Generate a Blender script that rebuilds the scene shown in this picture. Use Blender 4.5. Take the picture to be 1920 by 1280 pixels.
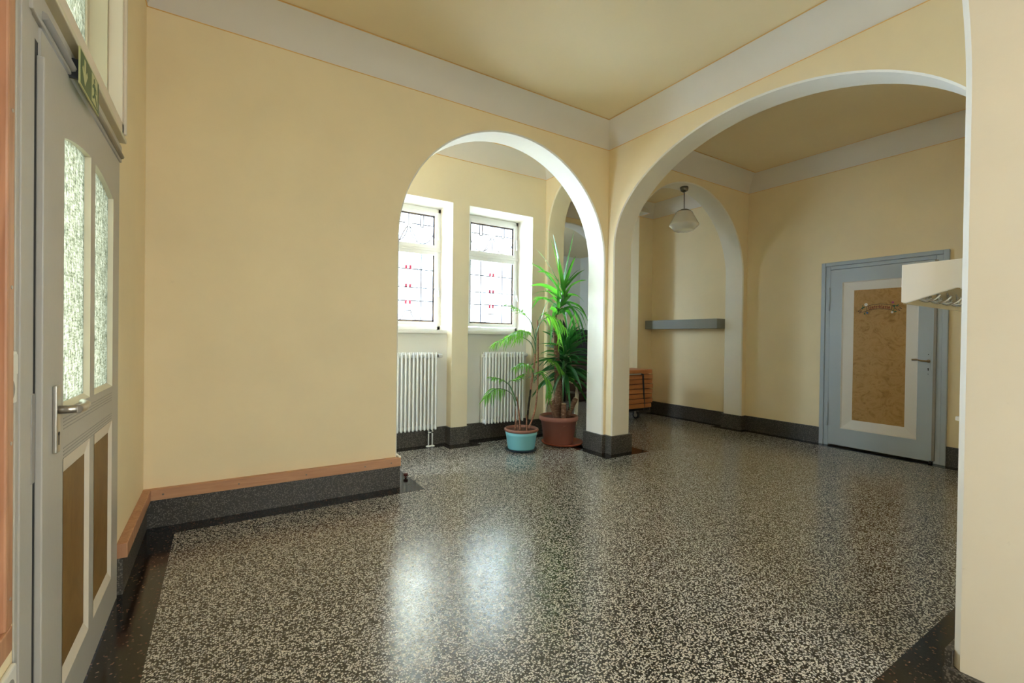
import bpy, math, random
from mathutils import Vector, Matrix
random.seed(7)
for o in list(bpy.data.objects): bpy.data.objects.remove(o)
SC = bpy.context.scene
COL = SC.collection
# ------------------------------------------------------------------ camera
cam = bpy.data.cameras.new('camera'); cam.lens = 16.211; cam.sensor_width = 36.0; cam.clip_start = 0.02
co = bpy.data.objects.new('camera', cam); COL.objects.link(co); SC.camera = co
rt = Vector((0.84449918, -0.53539248, 0.01326742)); fw = Vector((0.53550961, 0.84449455, -0.00764315)); up = Vector((-0.00711218, 0.01355946, 0.99988277))
m = Matrix((rt, up, -fw)).transposed().to_4x4(); m.translation = Vector((0, 0, 1.25)); co.matrix_world = m
# ------------------------------------------------------------------ daylight
W = bpy.data.worlds.new('overcast'); SC.world = W; W.use_nodes = True
wt = W.node_tree; bg = wt.nodes['Background']
def wn(op, a, b=None, c=None):
    x = wt.nodes.new('ShaderNodeMath'); x.operation = op
    for i, v in enumerate((a, b, c)):
        if v is None: continue
        if isinstance(v, (int, float)): x.inputs[i].default_value = v
        else: wt.links.new(v, x.inputs[i])
    return x.outputs[0]
g_ = wt.nodes.new('ShaderNodeTexCoord'); sx_ = wt.nodes.new('ShaderNodeSeparateXYZ'); wt.links.new(g_.outputs['Generated'], sx_.inputs[0])
SKY_FRONT, SKY_LEFT, SKY_ALL = 130.0, 18.0, 8.5     # the bright part of the overcast sky lies beyond the leaded windows
lum = wn('ADD', wn('MULTIPLY', wn('MAXIMUM', sx_.outputs[1], 0.0), SKY_FRONT), wn('ADD', wn('MULTIPLY', wn('MAXIMUM', wn('MULTIPLY', sx_.outputs[0], -1.0), 0.0), SKY_LEFT), SKY_ALL))
lum = wn('MULTIPLY', lum, wn('MULTIPLY_ADD', wn('GREATER_THAN', sx_.outputs[2], 0.0), 0.45, 0.55))
wt.links.new(lum, bg.inputs[1]); mc = wt.nodes.new('ShaderNodeMixRGB'); mc.inputs[1].default_value = (0.95, 0.95, 0.93, 1); mc.inputs[2].default_value = (0.58, 0.78, 1.0, 1)
wt.links.new(wn('MAXIMUM', wn('MAXIMUM', sx_.outputs[1], wn('MULTIPLY', sx_.outputs[0], -1.0)), 0.25), mc.inputs[0]); wt.links.new(mc.outputs[0], bg.inputs[0])
SC.view_settings.view_transform = 'Standard'; SC.view_settings.look = 'None'
SC.cycles.max_bounces = 16; SC.cycles.diffuse_bounces = 12; SC.cycles.glossy_bounces = 6; SC.cycles.transmission_bounces = 8; SC.cycles.transparent_max_bounces = 16; SC.cycles.sample_clamp_indirect = 12
SC.view_settings.exposure = 0.12; SC.view_settings.gamma = 1.0; SC.view_settings.use_curve_mapping = False

def portal(loc, d, sx, sy):
    l = bpy.data.lights.new('daylight_portal', 'AREA'); l.shape = 'RECTANGLE'; l.size = sx; l.size_y = sy
    l.cycles.is_portal = True
    o = bpy.data.objects.new('daylight_portal', l); COL.objects.link(o)
    o.location = loc; o.rotation_euler = Vector(d).to_track_quat('-Z', 'Y').to_euler(); return o
portal((1.86, 5.44, 2.07), (0, -1, 0), 0.82, 1.45)
portal((3.0, 5.44, 2.07), (0, -1, 0), 0.82, 1.45)
portal((1.6, -3.02, 1.85), (0, 1, 0), 2.6, 2.1)
portal((3.33, 8.9, 2.4), (1, 0, 0), 1.0, 1.4)
portal((-0.76, 2.2, 1.45), (1, 0, 0), 1.0, 1.2)
portal((-0.76, 2.2, 2.75), (1, 0, 0), 1.1, 0.9)
portal((-0.66, 4.46, 1.95), (1, 0, 0), 0.66, 2.1)
portal((3.9, -1.3, 1.9), (-1, 0, 0), 1.8, 2.0)

# ------------------------------------------------------------------ materials
def mat(name, col, rough=0.6, spec=0.4, metal=0.0, coat=0.0):
    M = bpy.data.materials.new(name); M.use_nodes = True
    b = M.node_tree.nodes['Principled BSDF']
    b.inputs['Base Color'].default_value = (*col, 1); b.inputs['Roughness'].default_value = rough
    b.inputs['Specular IOR Level'].default_value = spec; b.inputs['Metallic'].default_value = metal
    b.inputs['Coat Weight'].default_value = coat
    return M
class N:
    def __init__(s, M): s.t = M.node_tree; s.b = s.t.nodes['Principled BSDF']
    def n(s, ty, **k):
        x = s.t.nodes.new(ty)
        for a, v in k.items():
            if hasattr(x, a): setattr(x, a, v)
            else: x.inputs[a.replace('_', ' ')].default_value = v
        return x
    def l(s, a, b): s.t.links.new(a, b)
    def coord(s, scale=(1, 1, 1)):
        g = s.n('ShaderNodeTexCoord'); mp = s.n('ShaderNodeMapping'); mp.inputs['Scale'].default_value = scale
        s.l(g.outputs['Object'], mp.inputs[0]); return mp.outputs[0]
    def ramp(s, fac, pts, interp='LINEAR'):
        r = s.n('ShaderNodeValToRGB'); r.color_ramp.interpolation = interp
        e = r.color_ramp.elements
        while len(e) < len(pts): e.new(0.5)
        for i, (p, c) in enumerate(pts): e[i].position = p; e[i].color = (*c, 1)
        s.l(fac, r.inputs[0]); return r.outputs[0]
    def bump(s, h, st, dist=0.01):
        b = s.n('ShaderNodeBump'); b.inputs['Strength'].default_value = st; b.inputs['Distance'].default_value = dist
        s.l(h, b.inputs['Height']); s.l(b.outputs[0], s.b.inputs['Normal'])
def plaster(name, col, var=0.06, bump=0.12, rough=0.6, spec=0.25):
    M = mat(name, col, rough, spec); k = N(M); v = k.coord()
    a = k.n('ShaderNodeTexNoise', Scale=1.3, Detail=5.0, Roughness=0.6); k.l(v, a.inputs['Vector'])
    c0 = tuple(x * (1 - var) for x in col); c1 = tuple(min(1, x * (1 + var * .5)) for x in col)
    base = k.ramp(a.outputs['Fac'], [(0.3, c0), (0.7, c1)])
    # faint scuffs
    d = k.n('ShaderNodeTexNoise', Scale=9.0, Detail=6.0, Roughness=0.75); k.l(v, d.inputs['Vector'])
    f = k.ramp(d.outputs['Fac'], [(0.69, (0, 0, 0)), (0.76, (.35, .35, .35))])
    mx = k.n('ShaderNodeMixRGB'); mx.inputs['Color2'].default_value = (*[x * 0.62 for x in col], 1)
    k.l(f, mx.inputs['Fac']); k.l(base, mx.inputs['Color1']); k.l(mx.outputs[0], k.b.inputs['Base Color'])
    e = k.n('ShaderNodeTexNoise', Scale=45.0, Detail=4.0); k.l(v, e.inputs['Vector']); k.bump(e.outputs['Fac'], bump, 0.004)
    return M
WALL = plaster('yellow_wall_paint', (0.865, 0.73, 0.485))
CEIL = plaster('yellow_ceiling_paint', (0.855, 0.72, 0.475), 0.03)
JAMB = plaster('cream_daylit_jamb_paint', (0.86, 0.81, 0.71), 0.05)  # cream jamb paint, paled further to carry the bluish window light
WINW = plaster('pale_cream_wall_paint', (0.78, 0.70, 0.52), 0.04)
COVE = plaster('grey_white_cove_paint', (0.76, 0.72, 0.66), 0.03)
REVEAL = plaster('white_reveal_paint', (0.84, 0.80, 0.71), 0.03)
NICHE = plaster('light_grey_niche_paint', (0.78, 0.78, 0.74), 0.04)
HALLW = plaster('white_hall_paint', (0.80, 0.80, 0.76), 0.03)
LINE = mat('ochre_line_paint', (0.80, 0.50, 0.18), 0.6)

def terrazzo(name, light, dark, scale, thr, rough=0.16, extra=None, spec=0.5):
    M = mat(name, dark, rough, spec); k = N(M); v = k.coord()
    nz = k.n('ShaderNodeTexNoise', Scale=scale * 0.9, Detail=2.0); k.l(v, nz.inputs['Vector'])
    ad = k.n('ShaderNodeVectorMath', operation='MULTIPLY_ADD'); ad.inputs[1].default_value = (0.9 / scale,) * 3
    k.l(nz.outputs['Color'], ad.inputs[0]); k.l(v, ad.inputs[2])
    vo = k.n('ShaderNodeTexVoronoi', Scale=scale); k.l(ad.outputs[0], vo.inputs['Vector'])
    sep = k.n('ShaderNodeSeparateColor'); k.l(vo.outputs['Color'], sep.inputs[0])
    pts = [(0.0, dark), (thr - .02, tuple(d * 1.5 for d in dark)), (thr, tuple(x * .55 for x in light)), (thr + .12, light), (1.0, tuple(min(1, x * 1.1) for x in light))]
    c = k.ramp(sep.outputs[0], pts, 'CONSTANT')
    edge = k.ramp(vo.outputs['Distance'], [(0.42, (0, 0, 0)), (0.62, (1, 1, 1))])
    mx = k.n('ShaderNodeMixRGB'); k.l(edge, mx.inputs[0]); k.l(c, mx.inputs[1]); mx.inputs[2].default_value = (*dark, 1)
    last = mx.outputs[0]
    if extra:
        c2 = k.ramp(sep.outputs[1], [(0.0, (0, 0, 0)), (0.955, (1, 1, 1))], 'CONSTANT')
        m2 = k.n('ShaderNodeMixRGB'); k.l(c2, m2.inputs[0]); k.l(last, m2.inputs[1]); m2.inputs[2].default_value = (*extra, 1); last = m2.outputs[0]
    k.l(last, k.b.inputs['Base Color'])
    r = k.n('ShaderNodeTexNoise', Scale=3.0, Detail=5.0); k.l(v, r.inputs['Vector'])
    mr = k.n('ShaderNodeMapRange'); mr.inputs['To Min'].default_value = rough * .8; mr.inputs['To Max'].default_value = rough * 1.3
    k.l(r.outputs['Fac'], mr.inputs['Value']); k.l(mr.outputs[0], k.b.inputs['Roughness'])
    b = k.n('ShaderNodeTexNoise', Scale=6.0, Detail=3.0); k.l(v, b.inputs['Vector']); k.bump(b.outputs['Fac'], 0.06, 0.01)
    return M
FLOOR = terrazzo('speckled_terrazzo', (0.66, 0.63, 0.57), (0.024, 0.022, 0.020), 135, 0.32, 0.21, spec=0.75)
BORDER = terrazzo('dark_terrazzo', (0.028, 0.022, 0.018), (0.010, 0.008, 0.007), 150, 0.5, 0.12, (0.16, 0.08, 0.05))
BASE = terrazzo('grey_base_terrazzo', (0.18, 0.16, 0.135), (0.045, 0.04, 0.034), 150, 0.5, 0.4)

def wood(name, c0, c1, rough=0.45, sc=(1.5, 22, 22), knots=False):
    M = mat(name, c0, rough, 0.4); k = N(M); v = k.coord(sc)
    a = k.n('ShaderNodeTexNoise', Scale=1.6, Detail=6.0, Distortion=1.2); k.l(v, a.inputs['Vector'])
    c = k.ramp(a.outputs['Fac'], [(0.3, c0), (0.7, c1)])
    if knots:
        w = k.n('ShaderNodeTexVoronoi', Scale=5.0); k.l(k.coord((1, 1, 1)), w.inputs['Vector'])
        f = k.ramp(w.outputs['Distance'], [(0.035, (1, 1, 1)), (0.06, (0, 0, 0))])
        mx = k.n('ShaderNodeMixRGB'); k.l(f, mx.inputs[0]); k.l(c, mx.inputs[1]); mx.inputs[2].default_value = (0.08, 0.03, 0.015, 1); c = mx.outputs[0]
    k.l(c, k.b.inputs['Base Color']); k.bump(a.outputs['Fac'], 0.08, 0.003); return M
PINE = wood('varnished_pine_rail', (0.48, 0.24, 0.13), (0.60, 0.33, 0.19), knots=True)
PINEV = wood('varnished_pine_upright', (0.40, 0.19, 0.10), (0.56, 0.30, 0.17), sc=(22, 22, 1.5), knots=True)
BOARD = wood('orange_board_wood', (0.48, 0.17, 0.055), (0.58, 0.23, 0.08))
DARKW = wood('dark_stained_wood', (0.014, 0.010, 0.008), (0.03, 0.02, 0.014), 0.35)
BROWNW = wood('red_brown_wood', (0.035, 0.014, 0.007), (0.06, 0.022, 0.01), 0.35)

GREYD = plaster('warm_grey_door_paint', (0.45, 0.42, 0.37), 0.06, 0.15, 0.4, 0.4)
BLUED = plaster('blue_grey_door_paint', (0.42, 0.48, 0.54), 0.03, 0.1, 0.38, 0.4)
CREAMD = plaster('cream_door_paint', (0.75, 0.66, 0.54), 0.04, 0.1, 0.4, 0.4)
WHITED = plaster('white_door_paint', (0.72, 0.69, 0.65), 0.03, 0.1, 0.4, 0.4)
TRANSF = plaster('cream_transom_paint', (0.68, 0.62, 0.46), 0.04, 0.1, 0.4, 0.4)
SHADOWGREY = plaster('shaded_grey_paint', (0.30, 0.28, 0.25), 0.05, 0.1, 0.4)  # door grey darkened: painted shade for grooves and wells, also plain fittings
SHELFG = plaster('grey_shelf_paint', (0.29, 0.30, 0.28), 0.03, 0.08, 0.5)
WHITEP = mat('white_paint', (0.82, 0.83, 0.84), 0.35)
KHAKI = plaster('beige_board', (0.55, 0.45, 0.29), 0.04, 0.1)
RADW = mat('white_radiator_enamel', (0.80, 0.82, 0.82), 0.25, 0.5)
FRAMEW = plaster('white_window_paint', (0.80, 0.80, 0.78), 0.03, 0.1, 0.35, 0.4)
STEEL = mat('brushed_steel', (0.55, 0.52, 0.48), 0.3, 0.5, 1.0)
BRASS = mat('aged_brass', (0.30, 0.22, 0.12), 0.35, 0.5, 1.0)
CHROME = mat('chrome', (0.75, 0.77, 0.80), 0.15, 0.5, 1.0)
NICKEL = mat('dark_nickel', (0.20, 0.18, 0.16), 0.3, 0.5, 1.0)
BLACK = mat('black_rubber', (0.012, 0.012, 0.012), 0.5)
BLACKM = mat('black_metal', (0.015, 0.015, 0.017), 0.35)
LEAD = mat('lead_came', (0.05, 0.045, 0.06), 0.5)
REDG = mat('red_glass', (0.75, 0.10, 0.18), 0.3)
PLAST = mat('cream_plastic', (0.75, 0.73, 0.66), 0.35)
SOIL = plaster('dry_soil', (0.10, 0.045, 0.03), 0.3, 1.0, 0.9)
def pot(name, c, c2):
    M = mat(name, c, 0.45, 0.4); k = N(M); v = k.coord()
    a = k.n('ShaderNodeTexNoise', Scale=14.0, Detail=6.0, Roughness=0.7); k.l(v, a.inputs['Vector'])
    k.l(k.ramp(a.outputs['Fac'], [(0.35, c), (0.62, c), (0.78, c2)]), k.b.inputs['Base Color']); return M
BLUEPOT = pot('turquoise_glaze', (0.20, 0.50, 0.54), (0.38, 0.58, 0.56))
RIMB = pot('bare_clay_rim', (0.24, 0.10, 0.07), (0.35, 0.2, 0.14))
TERRA = pot('terracotta', (0.30, 0.12, 0.085), (0.42, 0.20, 0.15))
SAUCER = pot('orange_clay_saucer', (0.36, 0.085, 0.04), (0.4, 0.12, 0.07))
DSAUCER = mat('dark_blue_saucer', (0.01, 0.02, 0.03), 0.3)
# brown mottled panel
def mottled(name, a0, a1, a2, scl=7.0):
    M = mat(name, a0, 0.5, 0.3); k = N(M); v = k.coord((1, 1, 1.2))
    a = k.n('ShaderNodeTexNoise', Scale=scl, Detail=8.0, Roughness=0.62, Distortion=2.2); k.l(v, a.inputs['Vector'])
    k.l(k.ramp(a.outputs['Fac'], [(0.30, a2), (0.44, a0), (0.56, a1), (0.62, a0), (0.75, a2)]), k.b.inputs['Base Color']); return M
GOLD = mottled('mottled_ochre_panel', (0.38, 0.215, 0.065), (0.44, 0.26, 0.09), (0.26, 0.135, 0.035))
BROWNP = mottled('brown_panel', (0.20, 0.105, 0.025), (0.23, 0.125, 0.035), (0.17, 0.085, 0.02), 2.5)
# glass
def tglass(name, tint, tr=0.85, transl=(0.9, 0.9, 0.9)):
    M = bpy.data.materials.new(name); M.use_nodes = True; t = M.node_tree; t.nodes.remove(t.nodes['Principled BSDF'])
    o = t.nodes['Material Output']; a = t.nodes.new('ShaderNodeBsdfTransparent'); a.inputs[0].default_value = (*tint, 1)
    b = t.nodes.new('ShaderNodeBsdfTranslucent'); b.inputs[0].default_value = (*transl, 1)
    x = t.nodes.new('ShaderNodeMixShader'); x.inputs[0].default_value = 1 - tr
    t.links.new(a.outputs[0], x.inputs[1]); t.links.new(b.outputs[0], x.inputs[2])
    g = t.nodes.new('ShaderNodeBsdfGlossy'); g.inputs['Roughness'].default_value = 0.05
    y = t.nodes.new('ShaderNodeMixShader'); y.inputs[0].default_value = 0.05
    t.links.new(x.outputs[0], y.inputs[1]); t.links.new(g.outputs[0], y.inputs[2]); t.links.new(y.outputs[0], o.inputs[0]); return M
CLEARG = tglass('leaded_clear_glass', (0.93, 0.95, 0.96), 0.9)
AMBERG = tglass('amber_glass', (0.19, 0.145, 0.10), 0.97, (0.3, 0.2, 0.12))
PLAING = tglass('plain_glass', (0.92, 0.95, 0.95), 0.95)
def woven():
    M = bpy.data.materials.new('cast_patterned_glass'); M.use_nodes = True; k = N(M); t = k.t
    o = t.nodes['Material Output']
    v = k.coord((1, 40, 170)); a = k.n('ShaderNodeTexNoise', Scale=1.0, Detail=4.0, Roughness=0.7); k.l(v, a.inputs['Vector'])
    v2 = k.coord((1, 190, 30)); a2 = k.n('ShaderNodeTexNoise', Scale=1.0, Detail=3.0); k.l(v2, a2.inputs['Vector'])
    mm = k.n('ShaderNodeMath', operation='MULTIPLY'); k.l(a.outputs['Fac'], mm.inputs[0]); k.l(a2.outputs['Fac'], mm.inputs[1])
    c = k.ramp(mm.outputs[0], [(0.14, (0.006, 0.006, 0.003)), (0.22, (0.023, 0.022, 0.013)), (0.36, (0.055, 0.052, 0.034))])
    c2 = k.ramp(mm.outputs[0], [(0.14, (0.002, 0.002, 0.0012)), (0.24, (0.006, 0.0056, 0.0034)), (0.36, (0.020, 0.019, 0.013))])
    tr = k.n('ShaderNodeBsdfTranslucent'); k.l(c, tr.inputs[0])
    ts = k.n('ShaderNodeBsdfTransparent'); k.l(c2, ts.inputs[0])
    x = k.n('ShaderNodeAddShader'); k.l(tr.outputs[0], x.inputs[0]); k.l(ts.outputs[0], x.inputs[1])
    k.l(x.outputs[0], o.inputs[0]); t.nodes.remove(k.b); return M
WOVEN = woven()
OPAL = mat('opal_glass', (0.82, 0.79, 0.74), 0.12, 0.5, coat=0.5)
OPAL.node_tree.nodes['Principled BSDF'].inputs['Transmission Weight'].default_value = 0.15
def leafm(name, c, c2, tl):
    M = bpy.data.materials.new(name); M.use_nodes = True; k = N(M); t = k.t
    v = k.coord(); a = k.n('ShaderNodeTexNoise', Scale=5.0, Detail=2.0); k.l(v, a.inputs['Vector'])
    cc = k.ramp(a.outputs['Fac'], [(0.35, c), (0.65, c2)]); k.l(cc, k.b.inputs['Base Color'])
    k.b.inputs['Roughness'].default_value = 0.28; k.b.inputs['Specular IOR Level'].default_value = 0.6
    tr = k.n('ShaderNodeBsdfTranslucent'); tr.inputs[0].default_value = (*tl, 1)
    x = k.n('ShaderNodeMixShader'); x.inputs[0].default_value = 0.42
    k.l(k.b.outputs[0], x.inputs[1]); k.l(tr.outputs[0], x.inputs[2]); k.l(x.outputs[0], t.nodes['Material Output'].inputs[0]); return M
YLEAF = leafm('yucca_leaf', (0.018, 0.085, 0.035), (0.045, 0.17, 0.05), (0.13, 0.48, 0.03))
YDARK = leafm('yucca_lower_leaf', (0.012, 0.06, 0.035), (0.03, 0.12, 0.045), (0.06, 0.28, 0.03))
PLEAF = leafm('palm_leaf', (0.05, 0.20, 0.03), (0.10, 0.30, 0.04), (0.30, 0.75, 0.05))
def bark(name, c0, c1, sc=30, band=True):
    M = mat(name, c0, 0.85, 0.2); k = N(M); v = k.coord((1, 1, 2.5) if band else (1, 1, 1))
    a = k.n('ShaderNodeTexNoise', Scale=sc, Detail=5.0, Roughness=0.7); k.l(v, a.inputs['Vector'])
    k.l(k.ramp(a.outputs['Fac'], [(0.35, c0), (0.6, c1), (0.72, (0.55, 0.45, 0.35))]), k.b.inputs['Base Color']); k.bump(a.outputs['Fac'], 0.8, 0.01); return M
BARK = bark('yucca_bark', (0.10, 0.045, 0.028), (0.24, 0.14, 0.09))
CUT = mat('cut_wood', (0.50, 0.38, 0.27), 0.8)
CANE = bark('palm_cane', (0.16, 0.06, 0.035), (0.36, 0.19, 0.12), 45)
DCANE = bark('dark_cane', (0.015, 0.010, 0.008), (0.05, 0.035, 0.02), 60)
STEMG = mat('green_stem', (0.10, 0.20, 0.09), 0.5)
SIGNG = mat('sign_green', (0.035, 0.10, 0.03), 0.4)
SIGNL = mat('sign_pale_yellow', (0.50, 0.50, 0.24), 0.4)
INK = mat('dark_brown_ink', (0.05, 0.03, 0.025), 0.6)
RINK = mat('dark_red_ink', (0.16, 0.010, 0.010), 0.6)

# ------------------------------------------------------------------ mesh helpers
class MB:
    def __init__(s): s.v = []; s.f = []; s.m = []; s.sm = []
    def add(s, vs, fs, mi=0, smooth=False):
        o = len(s.v); s.v += [tuple(p) for p in vs]
        for f in fs: s.f.append([i + o for i in f]); s.m.append(mi); s.sm.append(smooth)
        return s
    def box(s, x0, x1, y0, y1, z0, z1, mi=0):
        if x0 > x1: x0, x1 = x1, x0
        if y0 > y1: y0, y1 = y1, y0
        v = [(x0, y0, z0), (x1, y0, z0), (x1, y1, z0), (x0, y1, z0), (x0, y0, z1), (x1, y0, z1), (x1, y1, z1), (x0, y1, z1)]
        return s.add(v, [(3, 2, 1, 0), (4, 5, 6, 7), (0, 1, 5, 4), (1, 2, 6, 5), (2, 3, 7, 6), (3, 0, 4, 7)], mi)
    def prism(s, poly, axis, a, b, mi=0):
        # poly: list of 2D points; extruded along axis from a to b
        n = len(poly)
        def P(p, t): return {'x': (t, p[0], p[1]), 'y': (p[0], t, p[1]), 'z': (p[0], p[1], t)}[axis]
        vs = [P(p, a) for p in poly] + [P(p, b) for p in poly]
        fs = [list(range(n))[::-1], list(range(n, 2 * n))] + [(i, (i + 1) % n, n + (i + 1) % n, n + i) for i in range(n)]
        return s.add(vs, fs, mi)
    def tube(s, pts, r, n=10, mi=0, caps=True):
        pts = [Vector(p) for p in pts]; rs = r if isinstance(r, (list, tuple)) else [r] * len(pts)
        vs = []; ref = None
        for i, p in enumerate(pts):
            t = (pts[min(i + 1, len(pts) - 1)] - pts[max(i - 1, 0)]).normalized()
            if ref is None: ref = Vector((0, 0, 1)) if abs(t.z) < .9 else Vector((1, 0, 0))
            a = t.cross(ref).normalized(); b = t.cross(a).normalized(); ref = b.cross(t).normalized() if False else ref
            for k in range(n):
                th = 2 * math.pi * k / n; vs.append(p + (a * math.cos(th) + b * math.sin(th)) * rs[i])
        fs = [(i * n + k, i * n + (k + 1) % n, (i + 1) * n + (k + 1) % n, (i + 1) * n + k) for i in range(len(pts) - 1) for k in range(n)]
        s.add(vs, fs, mi, True)
        if caps:
            o = len(s.v) - len(vs); s.f.append([o + k for k in range(n)][::-1]); s.m.append(mi); s.sm.append(False)
            o2 = o + (len(pts) - 1) * n; s.f.append([o2 + k for k in range(n)]); s.m.append(mi); s.sm.append(False)
        return s
    def lathe(s, prof, c, n=40, mi=0, sx=1, sy=1):
        vs = [(c[0] + r * sx * math.cos(2 * math.pi * k / n), c[1] + r * sy * math.sin(2 * math.pi * k / n), c[2] + z) for r, z in prof for k in range(n)]
        fs = [(i * n + k, i * n + (k + 1) % n, (i + 1) * n + (k + 1) % n, (i + 1) * n + k) for i in range(len(prof) - 1) for k in range(n)]
        return s.add(vs, fs, mi, True)
    def build(s, name, mats, parent=None, bevel=0, origin=None):
        me = bpy.data.meshes.new(name); me.from_pydata(s.v, [], s.f)
        for M in (mats if isinstance(mats, (list, tuple)) else [mats]): me.materials.append(M)
        for p, mi, sm in zip(me.polygons, s.m, s.sm): p.material_index = mi; p.use_smooth = sm
        o = bpy.data.objects.new(name, me); COL.objects.link(o)
        if parent: o.parent = parent; o.matrix_parent_inverse = parent_inv(parent)
        if bevel:
            b = o.modifiers.new('bevel', 'BEVEL'); b.width = bevel; b.segments = 2; b.limit_method = 'ANGLE'; b.angle_limit = math.radians(40)
        return o
def parent_inv(p):
    m = Matrix.Identity(4); q = p
    while q: m = Matrix.Translation(q.location) @ m if not q.parent else m; q = q.parent
    return m.inverted() if not p.parent else Matrix.Identity(4)
def tag(o, label, cat, group=None, kind=None):
    o['label'] = label; o['category'] = cat
    if group: o['group'] = group
    if kind: o['kind'] = kind
    return o
def thing(name, label, cat, loc, group=None, kind=None):
    o = bpy.data.objects.new(name, None); COL.objects.link(o); o.location = loc; o.empty_display_size = 0.1
    return tag(o, label, cat, group, kind)
def S(o, label, cat): return tag(o, label, cat, None, 'structure')
def bezier(pts, n=14):
    # Catmull-Rom through points
    P = [Vector(p) for p in pts]; P = [P[0] * 2 - P[1]] + P + [P[-1] * 2 - P[-2]]; out = []
    for i in range(1, len(P) - 2):
        for k in range(n):
            t = k / n; a, b, c, d = P[i - 1:i + 3]
            out.append(0.5 * ((2 * b) + (c - a) * t + (2 * a - 5 * b + 4 * c - d) * t * t + (3 * b - a - 3 * c + d) * t ** 3))
    out.append(P[-2]); return out

# ------------------------------------------------------------------ dimensions
XL, YA, XB, XC, HB, HC, CW = -0.405, 3.733, 3.60, 6.287, 3.322, 3.521, 0.214
T = 0.273
YN = 0.53; YW = 4.89; YF = 6.17
def arch_wall(mb, axis, c0, c1, u0, u1, z1, ops, ch=0.012):
    """wall slab along x ('x') or y ('y'); ops: (ua, ub, zspring, rz)."""
    def P(u, c, z): return (u, c, z) if axis == 'x' else (c, u, z)
    ops = sorted(ops); cur = u0; segs = []
    for ua, ub, zs, rz in ops:
        if ua > cur: segs.append((cur, ua - ch))
        cur = ub + ch
    if cur < u1: segs.append((cur, u1))
    for a, b in segs:
        for c in (c0, c1): mb.add([P(a, c, 0), P(b, c, 0), P(b, c, z1), P(a, c, z1)], [(0, 1, 2, 3)])
    mb.add([P(u0, c0, 0), P(u0, c1, 0), P(u0, c1, z1), P(u0, c0, z1)], [(0, 1, 2, 3)])
    mb.add([P(u1, c0, 0), P(u1, c1, 0), P(u1, c1, z1), P(u1, c0, z1)], [(0, 1, 2, 3)])
    for ua, ub, zs, rz in ops:
        uc = (ua + ub) / 2; hw = (ub - ua) / 2; n = 64
        inner = [(ua, 0)] + [(uc - hw * math.cos(math.pi * k / n), zs + rz * math.sin(math.pi * k / n)) for k in range(n + 1)] + [(ub, 0)]
        outer = [(ua - ch, 0)] + [(uc - (hw + ch) * math.cos(math.pi * k / n), zs + (rz + ch) * math.sin(math.pi * k / n)) for k in range(n + 1)] + [(ub + ch, 0)]
        for i in range(len(inner) - 1):
            a, b = inner[i], inner[i + 1]; A, B = outer[i], outer[i + 1]
            mb.add([P(a[0], c0 + ch, a[1]), P(b[0], c0 + ch, b[1]), P(b[0], c1 - ch, b[1]), P(a[0], c1 - ch, a[1])], [(0, 1, 2, 3)], 1, 1 <= i < len(inner) - 2)
            for cc, cs in ((c0, c0 + ch), (c1, c1 - ch)):
                mb.add([P(a[0], cs, a[1]), P(b[0], cs, b[1]), P(B[0], cc, B[1]), P(A[0], cc, A[1])], [(0, 1, 2, 3)], 1)
                if 1 <= i < len(inner) - 2:
                    mb.add([P(A[0], cc, A[1]), P(B[0], cc, B[1]), P(B[0], cc, z1), P(A[0], cc, z1)], [(0, 1, 2, 3)])
    return mb
# ------------------------------------------------------------------ floor and ceiling
S(MB().box(-1.2, 9.2, -3.4, 10.6, -0.12, 0).build('floor', FLOOR), 'black and grey speckled polished terrazzo floor', 'floor')
S(MB().box(-1.2, 9.2, -3.4, 10.6, HC, HC + .12).build('ceiling', CEIL), 'flat yellow painted ceiling of the hall', 'ceiling')
# ------------------------------------------------------------------ walls
mb = arch_wall(MB(), 'x', YA, YA + T, XL - .3, XC, HC, [(1.25, 3.555, 2.08, 1.115), (3.93, 6.19, 2.15, 1.08)])
S(mb.build('wall_back', [WALL, JAMB]), 'yellow wall with a rounded archway towards the windows', 'wall')
mb = arch_wall(MB(), 'y', XB, XB + T - .001, 0.257, YA + .001, HC, [(0.684, 3.636, 2.265, 0.93)])
S(mb.build('wall_right', [WALL, JAMB]), 'yellow wall with the widest archway towards the closed door', 'wall')
mb = arch_wall(MB(), 'x', 0.257, YN, XL - .3, 4.2, HC, [(-0.25, 2.205, 2.127, 0.98)], 0.02)
mb.box(4.2, XC, .257, YN, 0, HC)
S(mb.build('wall_near', [WALL, JAMB]), 'cream pier and arch at the right edge beside the coat rack', 'wall')
mb = arch_wall(MB(), 'y', XB + .001, XB + T, YA + T, YF, HC, [(4.045, 4.835, 2.58, 0.62)])
S(mb.build('wall_partition', [WALL, WINW]), 'cream wall with narrow arch behind the yucca', 'wall')
mb = arch_wall(MB(), 'x', YF, YF + T, XB, XC + .3, HC, [(3.98, 6.2, 2.12, 1.11)])
S(mb.build('wall_far', [WALL, REVEAL]), 'wall with white arch leading to the stair hall', 'wall')
# left wall with added daylight opening at its far end, door opening (1.53..2.80, 0..2.12) and transom opening (1.64..2.80, 2.2..3.2)
mb = MB()
for a in [(XL - .3, XL, -3.0, 1.60, 0, HC), (XL - .3, XL, 2.80, 4.13, 0, HC), (XL - .3, XL, 4.79, 5.5, 0, HC), (XL - .3, XL, 4.13, 4.79, 0, .9), (XL - .3, XL, 4.13, 4.79, 3.0, HC), (XL - .3, XL, 1.60, 2.80, 3.25, HC), (XL - .3, XL, 1.60, 2.80, 2.10, 2.17)]: mb.box(*a)
S(mb.build('wall_left', WALL), 'yellow wall on the left holding the glazed grey door', 'wall')
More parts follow.
